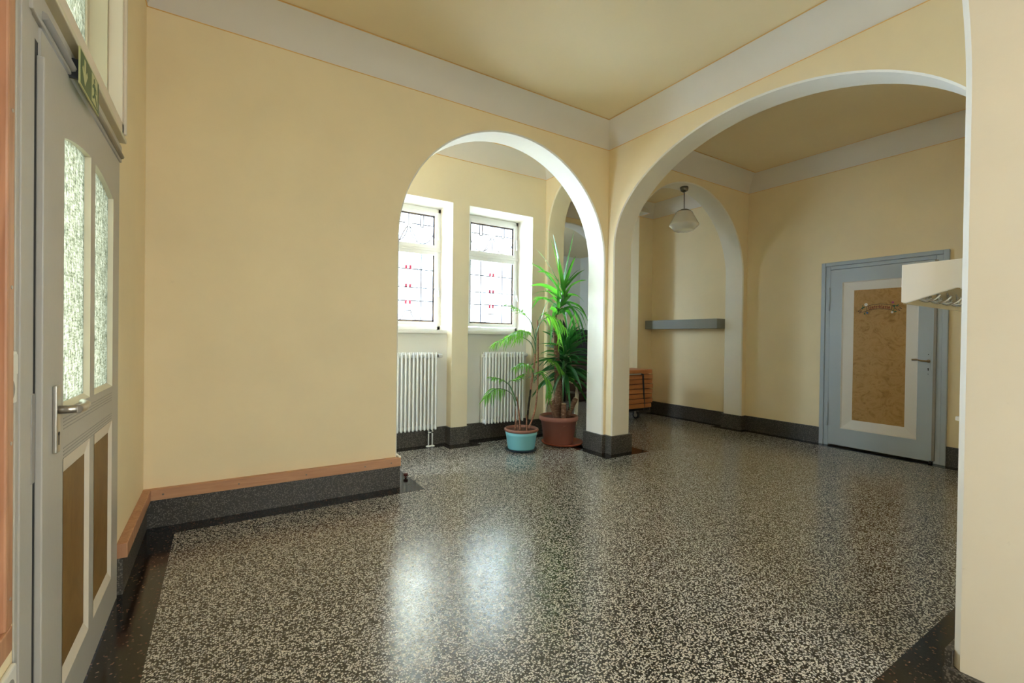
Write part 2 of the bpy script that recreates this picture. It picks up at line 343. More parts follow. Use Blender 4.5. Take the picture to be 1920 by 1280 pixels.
# door wall (room on the right)
mb = MB()
for a in [(XC, XC + .3, 0.2, 1.62, 0, HC), (XC, XC + .3, 2.73, YF + T, 0, HC), (XC, XC + .3, 1.62, 2.73, 2.17, HC)]: mb.box(*a)
mb.box(XC + .12, XC + .3, 1.62, 2.73, 0, 2.17)
S(mb.build('wall_door_side', WALL), 'yellow wall holding the blue grey door with ochre panel', 'wall')
S(MB().box(5.95, XC - .001, 5.43, 5.80, 0, HC - .001).build('wall_breast', WALL), 'narrow yellow wall projection left of the grey wall shelf', 'wall')
# window wall with niches
mb = MB()
N1 = (1.36, 2.275); N2 = (2.482, 3.40)
mb.box(XL - .3, N1[0], YW, YW + .6, 0, HC); mb.box(N1[1], N2[0], YW, YW + .6, 0, HC); mb.box(N2[1], XB, YW, YW + .6, 0, HC)
for a, b in (N1, N2):
    mb.box(a, b, YW, YW + .6, 2.81, HC)
    mb.box(a, b, 5.02, YW + .6, 0, 1.29, 1)
w = mb.build('wall_window_side', [WINW, NICHE]); S(w, 'pale cream wall with two deep window niches', 'wall')
# reveals (white plaster lining of the niches above the sills)
for i, (a, b) in enumerate((N1, N2)):
    mb = MB().box(a, a + .004, YW + .002, YW + .6, 1.33, 2.81).box(b - .004, b, YW + .002, YW + .6, 1.33, 2.81).box(a, b, YW + .002, YW + .6, 2.806, 2.81)
    S(mb.build('trim_%d' % (20 + i), REVEAL), ['white plaster reveal around the left leaded window', 'white plaster reveal around the right leaded window'][i], 'reveal')
# camera bay rear wall and side wall, window openings added to let in daylight
mb = MB(); mb.box(XL - .3, 0.3, -3.0, -2.7, 0, HC).box(2.9, XB + T, -3.0, -2.7, 0, HC).box(0.3, 2.9, -3.0, -2.7, 0, 0.8).box(0.3, 2.9, -3.0, -2.7, 2.9, HC)
S(mb.build('wall_rear', WALL), 'wall behind the viewpoint with a wide opening added for daylight', 'wall')
S(MB().box(XB, XB + T, -2.7, -2.2, 0, HC).box(XB, XB + T, -0.4, 0.257, 0, HC).box(XB, XB + T, -2.2, -.4, 0, .9).box(XB, XB + T, -2.2, -.4, 2.9, HC).build('wall_rear_side', WALL), 'side wall behind the near pier', 'wall')
# stair hall shell, left wall opened for the added daylight window
mb = MB()
for a in [(3.36, 3.6, YF + T, 8.4, 0, HC), (3.36, 3.6, 9.4, 10.3, 0, HC), (3.36, 3.6, 8.4, 9.4, 0, 1.7), (3.36, 3.6, 8.4, 9.4, 3.1, HC), (8.6, 8.85, YF + T, 10.3, 0, HC),
          (XC + .3, 8.85, YF, YF + T, 0, HC), (3.5, XB, 5.6, YF + T, 0, HC)]: mb.box(*a)  # last box is white cladding added to look sky-bright through the window
S(mb.build('wall_stair_hall', [HALLW]), 'side walls of the bright stair hall and added white cladding outside the window', 'wall')
mb = MB().box(3.36, 8.85, 10.0, 10.3, 1.92, HC, 0).box(3.36, 8.85, 10.0, 10.3, 0, 1.92, 1)
S(mb.build('wall_stair_hall_end', [HALLW, WALL]), 'bright wall beyond the far arch, white above yellow', 'wall')

# ------------------------------------------------------------------ coves
def cove(x0, x1, y0, y1, name, label):
    """ring of concave cove round the inside of a room rectangle, mitred."""
    prof = []
    for k in range(9):
        t = k / 8 * math.pi / 2
        o = CW * (1 - math.cos(t)) * 0.55 + CW * .45 * k / 8; z = HB + (HC - HB) * (math.sin(t) * 0.55 + .45 * k / 8)
        prof.append((o, z))
    mb = MB(); n = len(prof)
    cs = lambda o: [(x0 + o, y0 + o), (x1 - o, y0 + o), (x1 - o, y1 - o), (x0 + o, y1 - o)]
    for side in range(4):
        vs = []
        for o, z in prof:
            c = cs(o); a, b = c[side], c[(side + 1) % 4]; vs += [(a[0], a[1], z), (b[0], b[1], z)]
        mb.add(vs, [(2 * i, 2 * i + 1, 2 * i + 3, 2 * i + 2) for i in range(n - 1)], 0, True)
        c = cs(0); d = cs(0.006); a, b, e, f = c[side], c[(side + 1) % 4], d[(side + 1) % 4], d[side]
        mb.add([(*a, HB - .006), (*b, HB - .006), (*e, HB - .002), (*f, HB - .002)], [(0, 1, 2, 3)], 1)
        c = cs(CW - .004); d = cs(CW + .010); a, b, e, f = c[side], c[(side + 1) % 4], d[(side + 1) % 4], d[side]
        mb.add([(*a, HC - .004), (*b, HC - .004), (*e, HC - .004), (*f, HC - .004)], [(0, 1, 2, 3)], 1)
    return S(mb.build(name, [COVE, LINE]), label, 'cornice')
cove(XL, XB, YN, YA, 'trim_1', 'grey white coved cornice around the main ceiling')
cove(XB + T, XC, YN, YA, 'trim_2', 'grey white cornice above the blue grey door wall')
cove(XL, XB, YA + T, YW, 'trim_3', 'grey white cornice above the two windows')
cove(XB + T, XC, YA + T, 5.43, 'trim_4', 'grey white cornice above the pendant lamp bay')
cove(XB + T, 5.95, 5.2, YF, 'trim_5', 'grey cornice above the far white arch')
cove(XL, XB, -2.7, 0.257, 'trim_6', 'cornice behind the viewpoint')

# ------------------------------------------------------------------ floor borders
def border(rects, name, label):
    mb = MB()
    for i, r in enumerate(rects): mb.box(*r, 0.0005, 0.0014 + 0.0002 * (i % 3))
    return S(mb.build(name, BORDER), label, 'floor border')
bx = XL + .022 + .152; byy = YA - .02 - .152
border([(XL, bx, -2.7, YA), (bx, 1.43, byy, YA), (1.25, 1.43, YA, YA + T), (XL, XB, 0.257, 0.705), (bx, 1.43, YA + T, YA + T + .14)], 'trim_7', 'dark terrazzo border strip along the left walls')
border([(3.42, 3.56, 3.52, 4.14), (3.56, 4.06, 3.52, 3.74), (3.93, 4.05, 3.733, 4.14), (3.5, 4.0, 3.98, 4.13)], 'trim_8', 'dark terrazzo border around the central pillar foot')
border([(XC - .14, XC, YN, YF), (XC - .24, XC, 3.64, 4.1)], 'trim_9', 'dark terrazzo border strip below the blue grey door')
border([(XL, N1[0], YW - .14, YW), (N1[0], N1[1], 4.86, 5.02), (N1[1] - .1, N2[0] + .1, 4.70, YW), (N2[0], N2[1], 4.82, 5.02), (N2[1] - .1, XB, 4.72, YW)], 'trim_10', 'dark terrazzo border strip below the radiators')

# ------------------------------------------------------------------ baseboards and rails
mb = MB().box(XL, XL + .022, 2.84, YA, 0, .18).box(XL, 1.272, YA - .022, YA, 0, .18).box(1.25, 1.272, YA - .02, YA + T + .02, 0, .18).box(XL, 1.272, YA + T, YA + T + .02, 0, .18)
S(mb.build('baseboard_left', BASE), 'dark grey terrazzo skirting below the pine rail', 'skirting')
mb = MB().box(3.533, 3.952, YA - .02, YA + T + .02, 0, .2).box(XB - .022, XB + T + .022, 3.614, 3.75, 0, .2).box(XB - .022, XB + T + .022, 3.99, 4.067, 0, .2)
S(mb.build('baseboard_pillar', BASE, None, 0.004), 'grey terrazzo plinth around the central pillar', 'skirting')
mb = MB().box(XC - .022, XC, YN, 1.59, 0, .2).box(XC - .022, XC, 2.76, 5.43, 0, .2).box(6.168, XC, YA - .02, YA + T + .02, 0, .2).box(5.93, XC, 5.41, 5.43, 0, .2).box(5.93, 5.95, 5.41, 5.82, 0, .2)
S(mb.build('baseboard_right', BASE), 'dark terrazzo skirting either side of the blue grey door', 'skirting')
mb = MB()
for a in [(XL, N1[0], YW - .02, YW), (N1[0], N1[1], 5.0, 5.02), (N1[1] - .02, N1[1], YW - .02, 5.02), (N1[1] - .02, N2[0] + .02, YW - .022, YW), (N2[0], N2[0] + .02, YW - .02, 5.02), (N2[0], N2[1], 5.0, 5.02), (N2[1] - .02, XB - .02, YW - .02, YW), (N2[1] - .02, N2[1], YW, 5.02)]: mb.box(*a, 0, .2)
S(mb.build('baseboard_window', BASE), 'grey terrazzo skirting below the two windows', 'skirting')
mb = MB().box(2.183, 2.23, 0.257, YN + .02, 0, .10).box(2.2, XB, YN, YN + .02, 0, .16)
S(mb.build('baseboard_near', BASE), 'dark terrazzo plinth at the foot of the near pier', 'skirting')
o = MB().box(XL, 1.272, YA - .042, YA, .182, .252).build('trim_11', PINE, None, 0.003); S(o, 'varnished pine rail above the skirting below the yellow wall', 'rail')
for x in (-0.30, 0.12, 0.55, 0.98, 1.19): MB().tube([(x, YA - .0415, .216), (x, YA - .0425, .216)], 0.006, 8).build('screw_hole', NICKEL, o)
S(MB().box(XL, XL + .042, 2.82, YA - .043, .182, .252).build('trim_12', PINEV, None, 0.003), 'varnished pine rail beside the glazed door', 'rail')
S(MB().prism([(1.255, YA - .042), (1.272, YA - .042), (1.272, YA + T), (1.252, YA + T)], 'z', .2522, .262).build('trim_13', JAMB), 'white plaster ledge at the end of the pine rail', 'ledge')
# window sills
for i, (a, b) in enumerate((N1, N2)):
    mb = MB().prism([(4.955, 1.292), (4.955, 1.315), (4.965, 1.318), (4.965, 1.332), (5.40, 1.332), (5.40, 1.292)], 'x', a - (.0 if i else .0), b - (0.03 if i == 0 else 0.0))
    S(mb.build('trim_%d' % (14 + i), FRAMEW), ['white sill above the left radiator', 'white sill above the right radiator'][i], 'sill')

# ------------------------------------------------------------------ leaded windows
def leaded_window(n, x0, label):
    # frame outer x0..x0+.82, z 1.335..2.80
    Wd = .825; x1 = x0 + Wd; y = 5.24; t = thing('window_%d' % n, label, 'window', (x0 + Wd / 2, y, 1.335), None, 'structure')
    mb = MB(); z0, z1 = 1.335, 2.802
    mb.box(x0 - .1, x0 + .045, y, y + .07, z0, z1).box(x1 - .045, x1 + .04, y, y + .07, z0, z1).box(x0, x1, y, y + .07, z0, z0 + .045).box(x0, x1, y, y + .07, z1 - .05, z1).box(x0, x1, y - .012, y + .07, 2.27, 2.315)
    mb.box(x0 - .0, x1, y - .022, y, 2.283, 2.297)
    mb.build('window_frame', FRAMEW, t, 0.004)
    gx0, gx1 = x0 + .086, x1 - .086
    for (a, b, nm) in ((2.355, 2.716, 'u'), (1.43, 2.235, 'l')):
        mb = MB(); q = .041
        mb.box(gx0 - q, gx0, y - .018, y + .045, a - q, b + q).box(gx1, gx1 + q, y - .018, y + .045, a - q, b + q).box(gx0, gx1, y - .018, y + .045, a - q, a).box(gx0, gx1, y - .018, y + .045, b, b + q)
        s = mb.build('casement', FRAMEW, t, 0.004)
        g = MB().box(gx0, gx1, y + .012, y + .015, a, b).build('glass_pane', CLEARG, s)
        bw = .016
        g2 = MB()
        for r in ((gx0, gx0 + bw, a, b), (gx1 - bw, gx1, a, b)): g2.box(r[0], r[1], y + .009, y + .0105, r[2], r[3])
        if nm == 'u': g2.box(gx0 + bw, gx1 - bw, y + .009, y + .0105, b - bw, b)
        else: g2.box(gx0 + bw, gx1 - bw, y + .009, y + .0105, a, a + bw)
        g2.build('amber_border', AMBERG, s)
        L = MB(); lw = .0058; cx = (gx0 + gx1) / 2
        def V(x, za, zb, w=lw): L.box(x - w, x + w, y + .004, y + .012, za, zb)
        def Hh(z, xa, xb, w=lw): L.box(xa, xb, y + .004, y + .012, z - w, z + w)
        def C(pts):
            for p, r in zip(pts, pts[1:]):
                d = Vector((r[0] - p[0], 0, r[1] - p[1])).normalized(); nn = Vector((-d.z, 0, d.x)) * lw
                L.add([(p[0] + nn.x, y + .006, p[1] + nn.z), (r[0] + nn.x, y + .006, r[1] + nn.z), (r[0] - nn.x, y + .006, r[1] - nn.z), (p[0] - nn.x, y + .006, p[1] - nn.z)], [(0, 1, 2, 3)])
        V(gx0 + bw, a, b); V(gx1 - bw, a, b)
        if nm == 'u':
            Hh(b - bw, gx0, gx1); V(cx, a, b, .0045)
            for sx in (-1, 1):
                X = cx + sx * .165; Hh(b - .13, cx + sx * .04, cx + sx * .14); Hh(b - .13, cx + sx * .19, cx + sx * .30)
                V(X - .018, b - .155, b - bw); V(X + .018, b - .155, b - bw); Hh(b - .155, X - .018, X + .018)
                C([(X + .15 * math.cos(th), a + .19 - .185 * math.sin(th)) for th in [math.pi * k / 16 for k in range(17)]])
                C([(cx + sx * .012, a + .20), (cx + sx * .05, a + .14), (cx + sx * .11, a + .02)])
            for z in (a + .1, a + .25): Hh(z, gx0, gx0 + bw); Hh(z, gx1 - bw, gx1)
        else:
            Hh(a + bw, gx0, gx1)
            V(gx0 + .165, a, b); V(gx1 - .165, a, b)
            for z in (a + .245, a + .62): Hh(z, gx0, gx1)
            for dx in (-.036, -.014, .014, .036): V(cx + dx, a + .13, b, .003)
            Hh(a + .13, cx - .036, cx + .036)
            for sx in (-1, 1): C([(cx + sx * .036, a + .13), (cx + sx * .042, a + .09), (cx + sx * .065, a + .055), (cx + sx * .10, a + bw)])
        L.build('leading', LEAD, s)
        if nm == 'l':
            R_ = MB(); R2 = MB()
            for k, z in enumerate((a + .64, a + .42, a + .225)):
                for dx in (-.025, .025):
                    (R_ if k == 0 else R2).box(cx + dx - .0125, cx + dx + .0125, y + .002, y + .0045, z - .022, z + .022)
            R_.build('red_glass', REDG, s); R2.build('red_glass', REDG, s)
            MB().box(gx0, gx1, y - .016, y - .006, a + .395, a + .405).build('saddle_bar', LEAD, s)
    h = MB(); hx = x1 - .055
    h.box(hx - .008, hx + .008, y - .035, y - .018, 2.42, 2.56).box(hx - .008, hx + .008, y - .05, y - .033, 2.42, 2.45)
    h.build('latch', FRAMEW, t, .003)
    h = MB(); h.box(hx - .010, hx + .010, y - .03, y - .018, 1.74, 1.88).tube([(hx, y - .03, 1.82), (hx, y - .055, 1.82), (hx + .01, y - .055, 1.74)], .007, 8)
    h.build('window_handle', FRAMEW, t)
    return t
leaded_window(1, 1.455, 'left leaded glass window half hidden behind the arch wall')
leaded_window(2, 2.585, 'right leaded glass window behind the palm')
# unseen windows, added only to bring daylight into the bays and stair hall
def added_window(n, horizontal, a0, a1, c, z0, z1, label):
    t = thing('window_%d' % n, label, 'window', ((a0 + a1) / 2, c, z0) if horizontal else (c, (a0 + a1) / 2, z0), None, 'structure')
    mb = MB(); k = 3
    def B(u0, u1, za, zb, d=.04):
        if horizontal: mb.box(u0, u1, c, c + d, za, zb)
        else: mb.box(c, c + d, u0, u1, za, zb)
    B(a0, a1, z0, z0 + .06); B(a0, a1, z1 - .06, z1)
    for i in range(k + 1):
        u = a0 + (a1 - a0 - .06) * i / k; B(u, u + .06, z0, z1)
    mb.build('window_frame', FRAMEW, t)
    if horizontal: MB().box(a0, a1, c + .018, c + .022, z0, z1).build('glass_pane', PLAING, t)
    else: MB().box(c + .018, c + .022, a0, a1, z0, z1).build('glass_pane', PLAING, t)
added_window(3, True, 0.3, 2.9, -2.9, 0.8, 2.9, 'wide unseen window added behind the viewpoint for daylight')
added_window(6, False, -2.2, -.4, 3.7, 0.9, 2.9, 'unseen side window added behind the near pier for daylight')
added_window(7, False, 4.13, 4.79, XL - .2, .9, 3.0, 'end window added for daylight, hidden behind the yellow wall')
added_window(4, False, 8.4, 9.4, 3.45, 1.7, 3.1, 'unseen stair hall window added for daylight')

# ------------------------------------------------------------------ radiators
def radiator(x0, ncol, label, valve_x, pipes):
    dx = .0445; t = thing('radiator', label, 'radiator', (x0 + ncol * dx / 2, 4.935, .19), 'radiators under the leaded windows')
    proto = None
    for i in range(ncol):
        x = x0 + dx * (i + .5)
        if proto is None:
            mb = MB()
            for y in (4.875, 4.93, 4.985):
                mb.tube([(x, y, .205), (x, y, .2), (x, y, .215), (x, y, 1.045), (x, y, 1.065), (x, y, 1.075)], [.006, .011, .0135, .0135, .011, .006], 10)
            for z in (.235, 1.03):
                mb.box(x - .0135, x + .0135, 4.872, 4.988, z - .022, z + .022).box(x - .0222, x + .0222, 4.905, 4.955, z - .016, z + .016)
            proto = mb.build('section', RADW, t); px = x
        else:
            c = proto.copy(); COL.objects.link(c); c.parent = t; c.matrix_parent_inverse = proto.matrix_parent_inverse.copy(); c.location.x = x - px
    xe = x0 + ncol * dx
    MB().tube([(xe, 4.93, 1.035), (xe + .022, 4.93, 1.035)], .017, 14).build('valve_collar', BLACK, t)
    MB().tube([(xe + .022, 4.93, 1.035), (xe + .03, 4.93, 1.035), (xe + .07, 4.93, 1.035), (xe + .078, 4.93, 1.035)], [.02, .024, .022, .014], 14).build('thermostat_valve', RADW, t)
    MB().tube([(x0 - .002, 4.885, 1.035), (x0 - .006, 4.885, 1.035)], .012, 12).build('vent_plug', STEEL, t)
    if pipes:
        for px_ in (xe - .083, xe - .037):
            MB().tube([(px_, 4.93, .22), (px_, 4.93, .003)], .0085, 10).lathe([(.03, 0.003), (.03, .008), (.012, .016)], (px_, 4.93, 0), 18).build('supply_pipe', RADW, t)
        MB().tube([(xe - .095, 4.93, .16), (xe - .025, 4.93, .16)], .012, 10).build('valve_block', CHROME, t)
    return t
radiator(2.10 - 14 * .0445, 14, 'white column radiator standing on two pipes, left of the pair', 0, True)
radiator(2.705, 13, 'white column radiator behind the palm, right of the pair', 0, False)

# ------------------------------------------------------------------ left glazed door
d1 = thing('door_1', 'grey glazed door with two arched panes and brown lower panels', 'door', (XL, 2.2, 0), None, 'structure')
# casing
mb = MB()
mb.box(XL, XL + .004, 1.525, 1.545, 0, 2.16).box(XL - .05, XL + .007, 1.545, 1.585, 0, 2.16).box(XL - .05, XL + .0045, 1.585, 1.622, 0, 2.16)
mb.box(XL - .05, XL + .0015, 1.622, 1.656, 0, 2.14).box(XL - .05, XL + .001, 1.60, 1.695, 2.0, 2.16)
mb.box(XL - .04, XL + .004, 2.805, 2.815, 0, 2.12)
cas = mb.build('casing', GREYD, d1, .004)
MB().box(XL - .03, XL + .012, 1.60, 2.815, 2.045, 2.12).build('head_casing', GREYD, d1, .003)
MB().tube([(XL + .014, 1.665, 2.066), (XL + .014, 2.79, 2.066)], .011, 8).build('drip_moulding', SHADOWGREY, d1)
# leaf made of stiles and rails with openings
Y0, Y1 = 1.685, 2.80
O1, O2 = (1.905, 2.24), (2.315, 2.655)
xf, xb_ = XL + .006, XL - .035
def leaf_arch(mb, a, b, zs, rz, ztop, ya, yb, mi=0):
    """fill above a segmental arch between y=a..b, from curve to ztop"""
    n = 16; c = 2.28; h = .375
    P = [(a + (b - a) * k / n, zs + rz * math.sqrt(max(0, 1 - (((a + (b - a) * k / n) - c) / h) ** 2 * .999)) if False else zs + rz * (1 - (((a + (b - a) * k / n) - c) / h) ** 2)) for k in range(n + 1)]
    for p, q in zip(P, P[1:]):
        for x in (ya, yb): mb.add([(x, p[0], p[1]), (x, q[0], q[1]), (x, q[0], ztop), (x, p[0], ztop)], [(0, 1, 2, 3)], mi)
        mb.add([(ya, p[0], p[1]), (yb, p[0], p[1]), (yb, q[0], q[1]), (ya, q[0], q[1])], [(0, 1, 2, 3)], 1)
GB, GT = 1.015, 1.835
mb = MB()
mb.box(xb_, xf, Y0, O1[0], 0.012, 2.04).box(xb_, xf, O1[1], O2[0], 0.012, 2.04).box(xb_, xf, O2[1], Y1, 0.012, 2.04)
for a, b in (O1, O2):
    mb.box(xb_, xf, a, b, 0.012, .165).box(xb_, xf, a, b, .865, GB)
    leaf_arch(mb, a, b, GT, .05, 2.04, xf, xb_)
leaf = mb.build('leaf', [GREYD, TRANSF], d1)
# bevelled cream linings, panes and lower panels
for a, b in (O1, O2):
    mb = MB(); e = .012; xi = XL - .003
    mb.add([(xf + .001, a, .165), (xf + .001, b, .165), (xi, b - .022, .205), (xi, a + .022, .205)], [(0, 1, 2, 3)])
    mb.add([(xf + .001, a, .865), (xf + .001, b, .865), (xi, b - .022, .815), (xi, a + .022, .815)], [(0, 1, 2, 3)])
    mb.add([(xf + .001, a, .165), (xf + .001, a, .865), (xi, a + .022, .815), (xi, a + .022, .205)], [(0, 1, 2, 3)])
    mb.add([(xf + .001, b, .165), (xf + .001, b, .865), (xi, b - .022, .815), (xi, b - .022, .205)], [(0, 1, 2, 3)])
    mb.build('panel_moulding', CREAMD, leaf)
    MB().box(xi - .012, xi - .0005, a - .01, b + .01, .15, .88).build('brown_panel', BROWNP, leaf)
    mb = MB(); xg = XL - .011
    mb.add([(xf + .001, b, GB), (xf + .001, b, GT + (.05 if b < 2.3 else 0)), (xg, b - .002, GT + (.05 if b < 2.3 else 0)), (xg, b - .002, GB)], [(0, 1, 2, 3)])
    mb.add([(xf + .001, a, GB), (xf + .001, b, GB), (xg, b, GB + .015), (xg, a, GB + .015)], [(0, 1, 2, 3)])
    mb.build('glazing_bead', TRANSF, leaf)
    MB().add([(xg, a, GB), (xg, b, GB), (xg, b, GT + .09), (xg, a, GT + .09)], [(0, 1, 2, 3)]).build('glass_pane', WOVEN, leaf)
g = MB()
for zc in (.985, .895):
    for k in range(4): g.box(xf - .0005, xf + .0006, O1[0] + .005, O2[1] - .005, zc - .0105 * k, zc - .0105 * k + .003)
g.build('groove', SHADOWGREY, leaf)  # flat darker strips, the groove shade is in their colour
MB().box(XL, XL + .016, 1.672, 1.72, 0.01, 1.965).box(XL, XL + .010, 1.72, 1.745, .01, 1.95).build('cover_strip', GREYD, leaf, .003)
MB().box(XL - .02, XL + .0005, 1.656, 1.684, 0.0, 2.0).build('door_gap_shade', BLACK, d1)  # black filler strip painted for the shade in the open gap
hd = MB().box(xf, xf + .010, 1.797, 1.835, .903, 1.097).build('handle_plate', STEEL, leaf, .003)
MB().tube([(xf + .01, 1.817, 1.026), (xf + .05, 1.817, 1.026)], .012, 12).tube(bezier([(xf + .05, 1.81, 1.026), (xf + .056, 1.86, 1.026), (xf + .052, 1.91, 1.030), (xf + .035, 1.955, 1.031)], 6), [.0125] * 6 + [.011] * 6 + [.009] * 7, 12).build('door_handle', STEEL, leaf)
MB().box(xf + .0095, xf + .0108, 1.814, 1.820, .925, .957).tube([(xf + .0095, 1.817, .957), (xf + .0112, 1.817, .957)], .006, 12).build('keyhole', BLACK, leaf)
MB().box(XL - .01, XL + .004, 1.640, 1.664, .86, 1.09).build('strike_plate', SHADOWGREY, d1, .002)
# transom window above the door
tw = thing('window_5', 'cream framed patterned glass transom above the grey door', 'window', (XL, 2.2, 2.17), None, 'structure')
mb = MB(); xo = XL - .03
mb.box(xo, XL + .022, 1.56, 1.66, 2.16, 3.25).box(xo, XL + .022, 2.755, 2.815, 2.16, 3.25).box(xo, XL + .022, 1.60, 2.80, 2.165, 2.215).box(xo, XL + .022, 1.6, 2.8, 3.2, 3.25)
mb.box(xo, XL + .032, 2.785, 2.81, 2.17, 3.25)
mb.build('window_frame', CREAMD, tw, .004)
MB().box(XL - .005, XL + .03, 1.56, 2.812, 2.135, 2.155).build('ledge', TRANSF, tw, .003)
mb = MB().box(XL - .10, XL - .03, 2.735, 2.80, 2.17, 3.25).box(XL - .10, XL - .03, 1.60, 1.68, 2.17, 3.25)
mb.prism([(XL - .03, 2.215), (XL - .10, 2.23), (XL - .10, 2.19), (XL - .03, 2.19)], 'y', 1.66, 2.755)
mb.build('reveal_lining', TRANSF, tw)
mb = MB().box(XL - .12, XL - .09, 2.70, 2.735, 2.2, 3.2).box(XL - .12, XL - .09, 1.68, 2.72, 2.2, 2.245)
mb.build('casement', TRANSF, tw, .003)
MB().add([(XL - .098, 1.66, 2.2), (XL - .098, 2.74, 2.2), (XL - .098, 2.74, 3.22), (XL - .098, 1.66, 3.22)], [(0, 1, 2, 3)]).build('glass_pane', WOVEN, tw)

# exit sign
es = thing('exit_sign', 'small green emergency exit sign above the grey glazed door', 'sign', (XL + .034, 2.055, 2.02))
X = XL + .032
sy0, sy1, sz0, sz1 = 1.925, 2.187, 2.018, 2.132
MB().box(X, X + .004, sy0, sy1, sz0, sz1).build('sign_plate', SIGNL, es)
f = MB().box(X + .004, X + .0046, sy0 + .005, sy1 - .005, sz0 + .005, sz1 - .005); f.build('green_field', SIGNG, es)
def flat(mb, pts, x, d=.0006):  # polygon in the y-z plane
    n = len(pts); mb.add([(x, p[0], p[1]) for p in pts] + [(x + d, p[0], p[1]) for p in pts], [list(range(n))[::-1], list(range(n, 2 * n))] + [(i, (i + 1) % n, n + (i + 1) % n, n + i) for i in range(n)])
sc = sz1 - sz0
def SP(u, v): return (sy0 + u * sc, sz0 + v * sc)
mb = MB()
flat(mb, [SP(.42, .85), SP(.58, .85), SP(.58, .48), SP(.72, .62), SP(.80, .52), SP(.50, .14), SP(.20, .52), SP(.28, .62), SP(.42, .48)], X + .0046)
mb.build('arrow', SIGNL, es)
mb = MB(); flat(mb, [SP(1.30, .92), SP(2.02, .92), SP(2.02, .1), SP(1.30, .1)], X + .0046); mb.build('doorway_shape', SIGNL, es)
mb = MB(); x9 = X + .0052
flat(mb, [(sy0 + (1.60 + .07 * math.cos(a)) * sc, sz0 + (.78 + .07 * math.sin(a)) * sc) for a in [k * math.pi / 6 for k in range(12)]], x9)
flat(mb, [SP(1.50, .68), SP(1.66, .70), SP(1.74, .45), SP(1.60, .40)], x9)
flat(mb, [SP(1.52, .68), SP(1.36, .56), SP(1.40, .50), SP(1.56, .58)], x9)
flat(mb, [SP(1.64, .70), SP(1.84, .60), SP(1.86, .48), SP(1.80, .48), SP(1.78, .56), SP(1.64, .60)], x9)
flat(mb, [SP(1.60, .44), SP(1.74, .44), SP(1.88, .28), SP(1.96, .12), SP(1.88, .12), SP(1.78, .26)], x9)
flat(mb, [SP(1.60, .44), SP(1.70, .40), SP(1.58, .26), SP(1.38, .20), SP(1.38, .27), SP(1.52, .32)], x9)
mb.build('running_figure', SIGNG, es)
MB().box(XL, X, sy0 + .02, sy0 + .03, sz0 + .02, sz0 + .08).build('bracket', BLACKM, es)

# pine framed board, switches and socket on the near left wall
nb = thing('pine_framed_board', 'tall pine framed board at the far left edge', 'board', (XL, 1.0, .585))
MB().box(XL, XL + .045, 1.325, 1.362, .64, 2.6).box(XL, XL + .045, .6, .64, .64, 2.6).box(XL, XL + .045, .6, 1.362, .585, .64).box(XL, XL + .045, .6, 1.362, 2.56, 2.6).build('frame', PINEV, nb, .004)
MB().box(XL, XL + .02, .64, 1.325, .64, 2.56).build('panel', BOARD, nb)
for z in (.70, 1.02, 1.34, 1.70, 2.05): MB().tube([(XL + .045, 1.345, z), (XL + .0465, 1.345, z)], .004, 10).build('screw', STEEL, nb)
sw = thing('light_switch', 'cream double light switch beside the door casing', 'switch', (XL, 1.475, 1.14))
MB().box(XL, XL + .01, 1.435, 1.515, 1.085, 1.205).build('plate', PLAST, sw, .004)
MB().box(XL + .01, XL + .014, 1.445, 1.505, 1.152, 1.198).build('rocker', PLAST, sw, .002)
MB().tube([(XL + .009, 1.475, 1.118), (XL + .0105, 1.475, 1.118)], .024, 20).build('outlet_well', SHADOWGREY, sw)
so = thing('wall_socket', 'white power socket low on the wall below the pine board', 'socket', (XL, 1.47, .45))
MB().box(XL, XL + .012, 1.43, 1.515, .39, .482).build('plate', PLAST, so, .005)
MB().tube([(XL + .011, 1.472, .436), (XL + .0125, 1.472, .436)], .026, 24).build('outlet_well', SHADOWGREY, so)

# ------------------------------------------------------------------ blue grey door with ochre panel
d2 = thing('door_2', 'blue grey closed door with ochre panel and painted banner', 'door', (XC, 2.18, 0), None, 'structure')
mb = MB(); xc = XC
for (ya, yb) in ((2.722, 2.768), (1.588, 1.634)):
    mb.box(xc - .03, xc, ya, yb, 0, 2.215)
mb.box(xc - .03, xc, 1.634, 2.722, 2.171, 2.215)
mb.box(xc - .018, xc + .12, 2.672, 2.722, 0, 2.17).box(xc - .018, xc + .12, 1.634, 1.69, 0, 2.17).box(xc - .018, xc + .12, 1.69, 2.672, 2.125, 2.17)
mb.build('casing', BLUED, d2, .006)
PY0, PY1, PZ0, PZ1 = 1.825, 2.54, .225, 1.965   # white moulding outer
GY0, GY1, GZ0, GZ1 = 1.935, 2.426, .34, 1.86    # ochre panel
mb = MB(); xf2 = xc - .028; xb2 = xc + .03
mb.box(xf2, xb2, 1.70, PY0, .02, 2.12).box(xf2, xb2, PY1, 2.668, .02, 2.12).box(xf2, xb2, PY0, PY1, .02, PZ0).box(xf2, xb2, PY0, PY1, PZ1, 2.12)
leaf2 = mb.build('leaf', BLUED, d2)
mb = MB(); xi = xc - .006
def fr(mb, o, i, xo_, xi_):
    (a, b, c, d), (e, f_, g_, h) = o, i
    A = [(xo_, a, c), (xo_, b, c), (xo_, b, d), (xo_, a, d)]; B = [(xi_, e, g_), (xi_, f_, g_), (xi_, f_, h), (xi_, e, h)]
    mb.add(A + B, [(k, (k + 1) % 4, 4 + (k + 1) % 4, 4 + k) for k in range(4)])
fr(mb, (PY0, PY1, PZ0, PZ1), (PY0 + .012, PY1 - .012, PZ0 + .012, PZ1 - .012), xf2, xf2 + .01)
fr(mb, (PY0 + .012, PY1 - .012, PZ0 + .012, PZ1 - .012), (GY0, GY1, GZ0, GZ1), xf2 + .01, xi)
mb.build('panel_moulding', WHITED, leaf2)
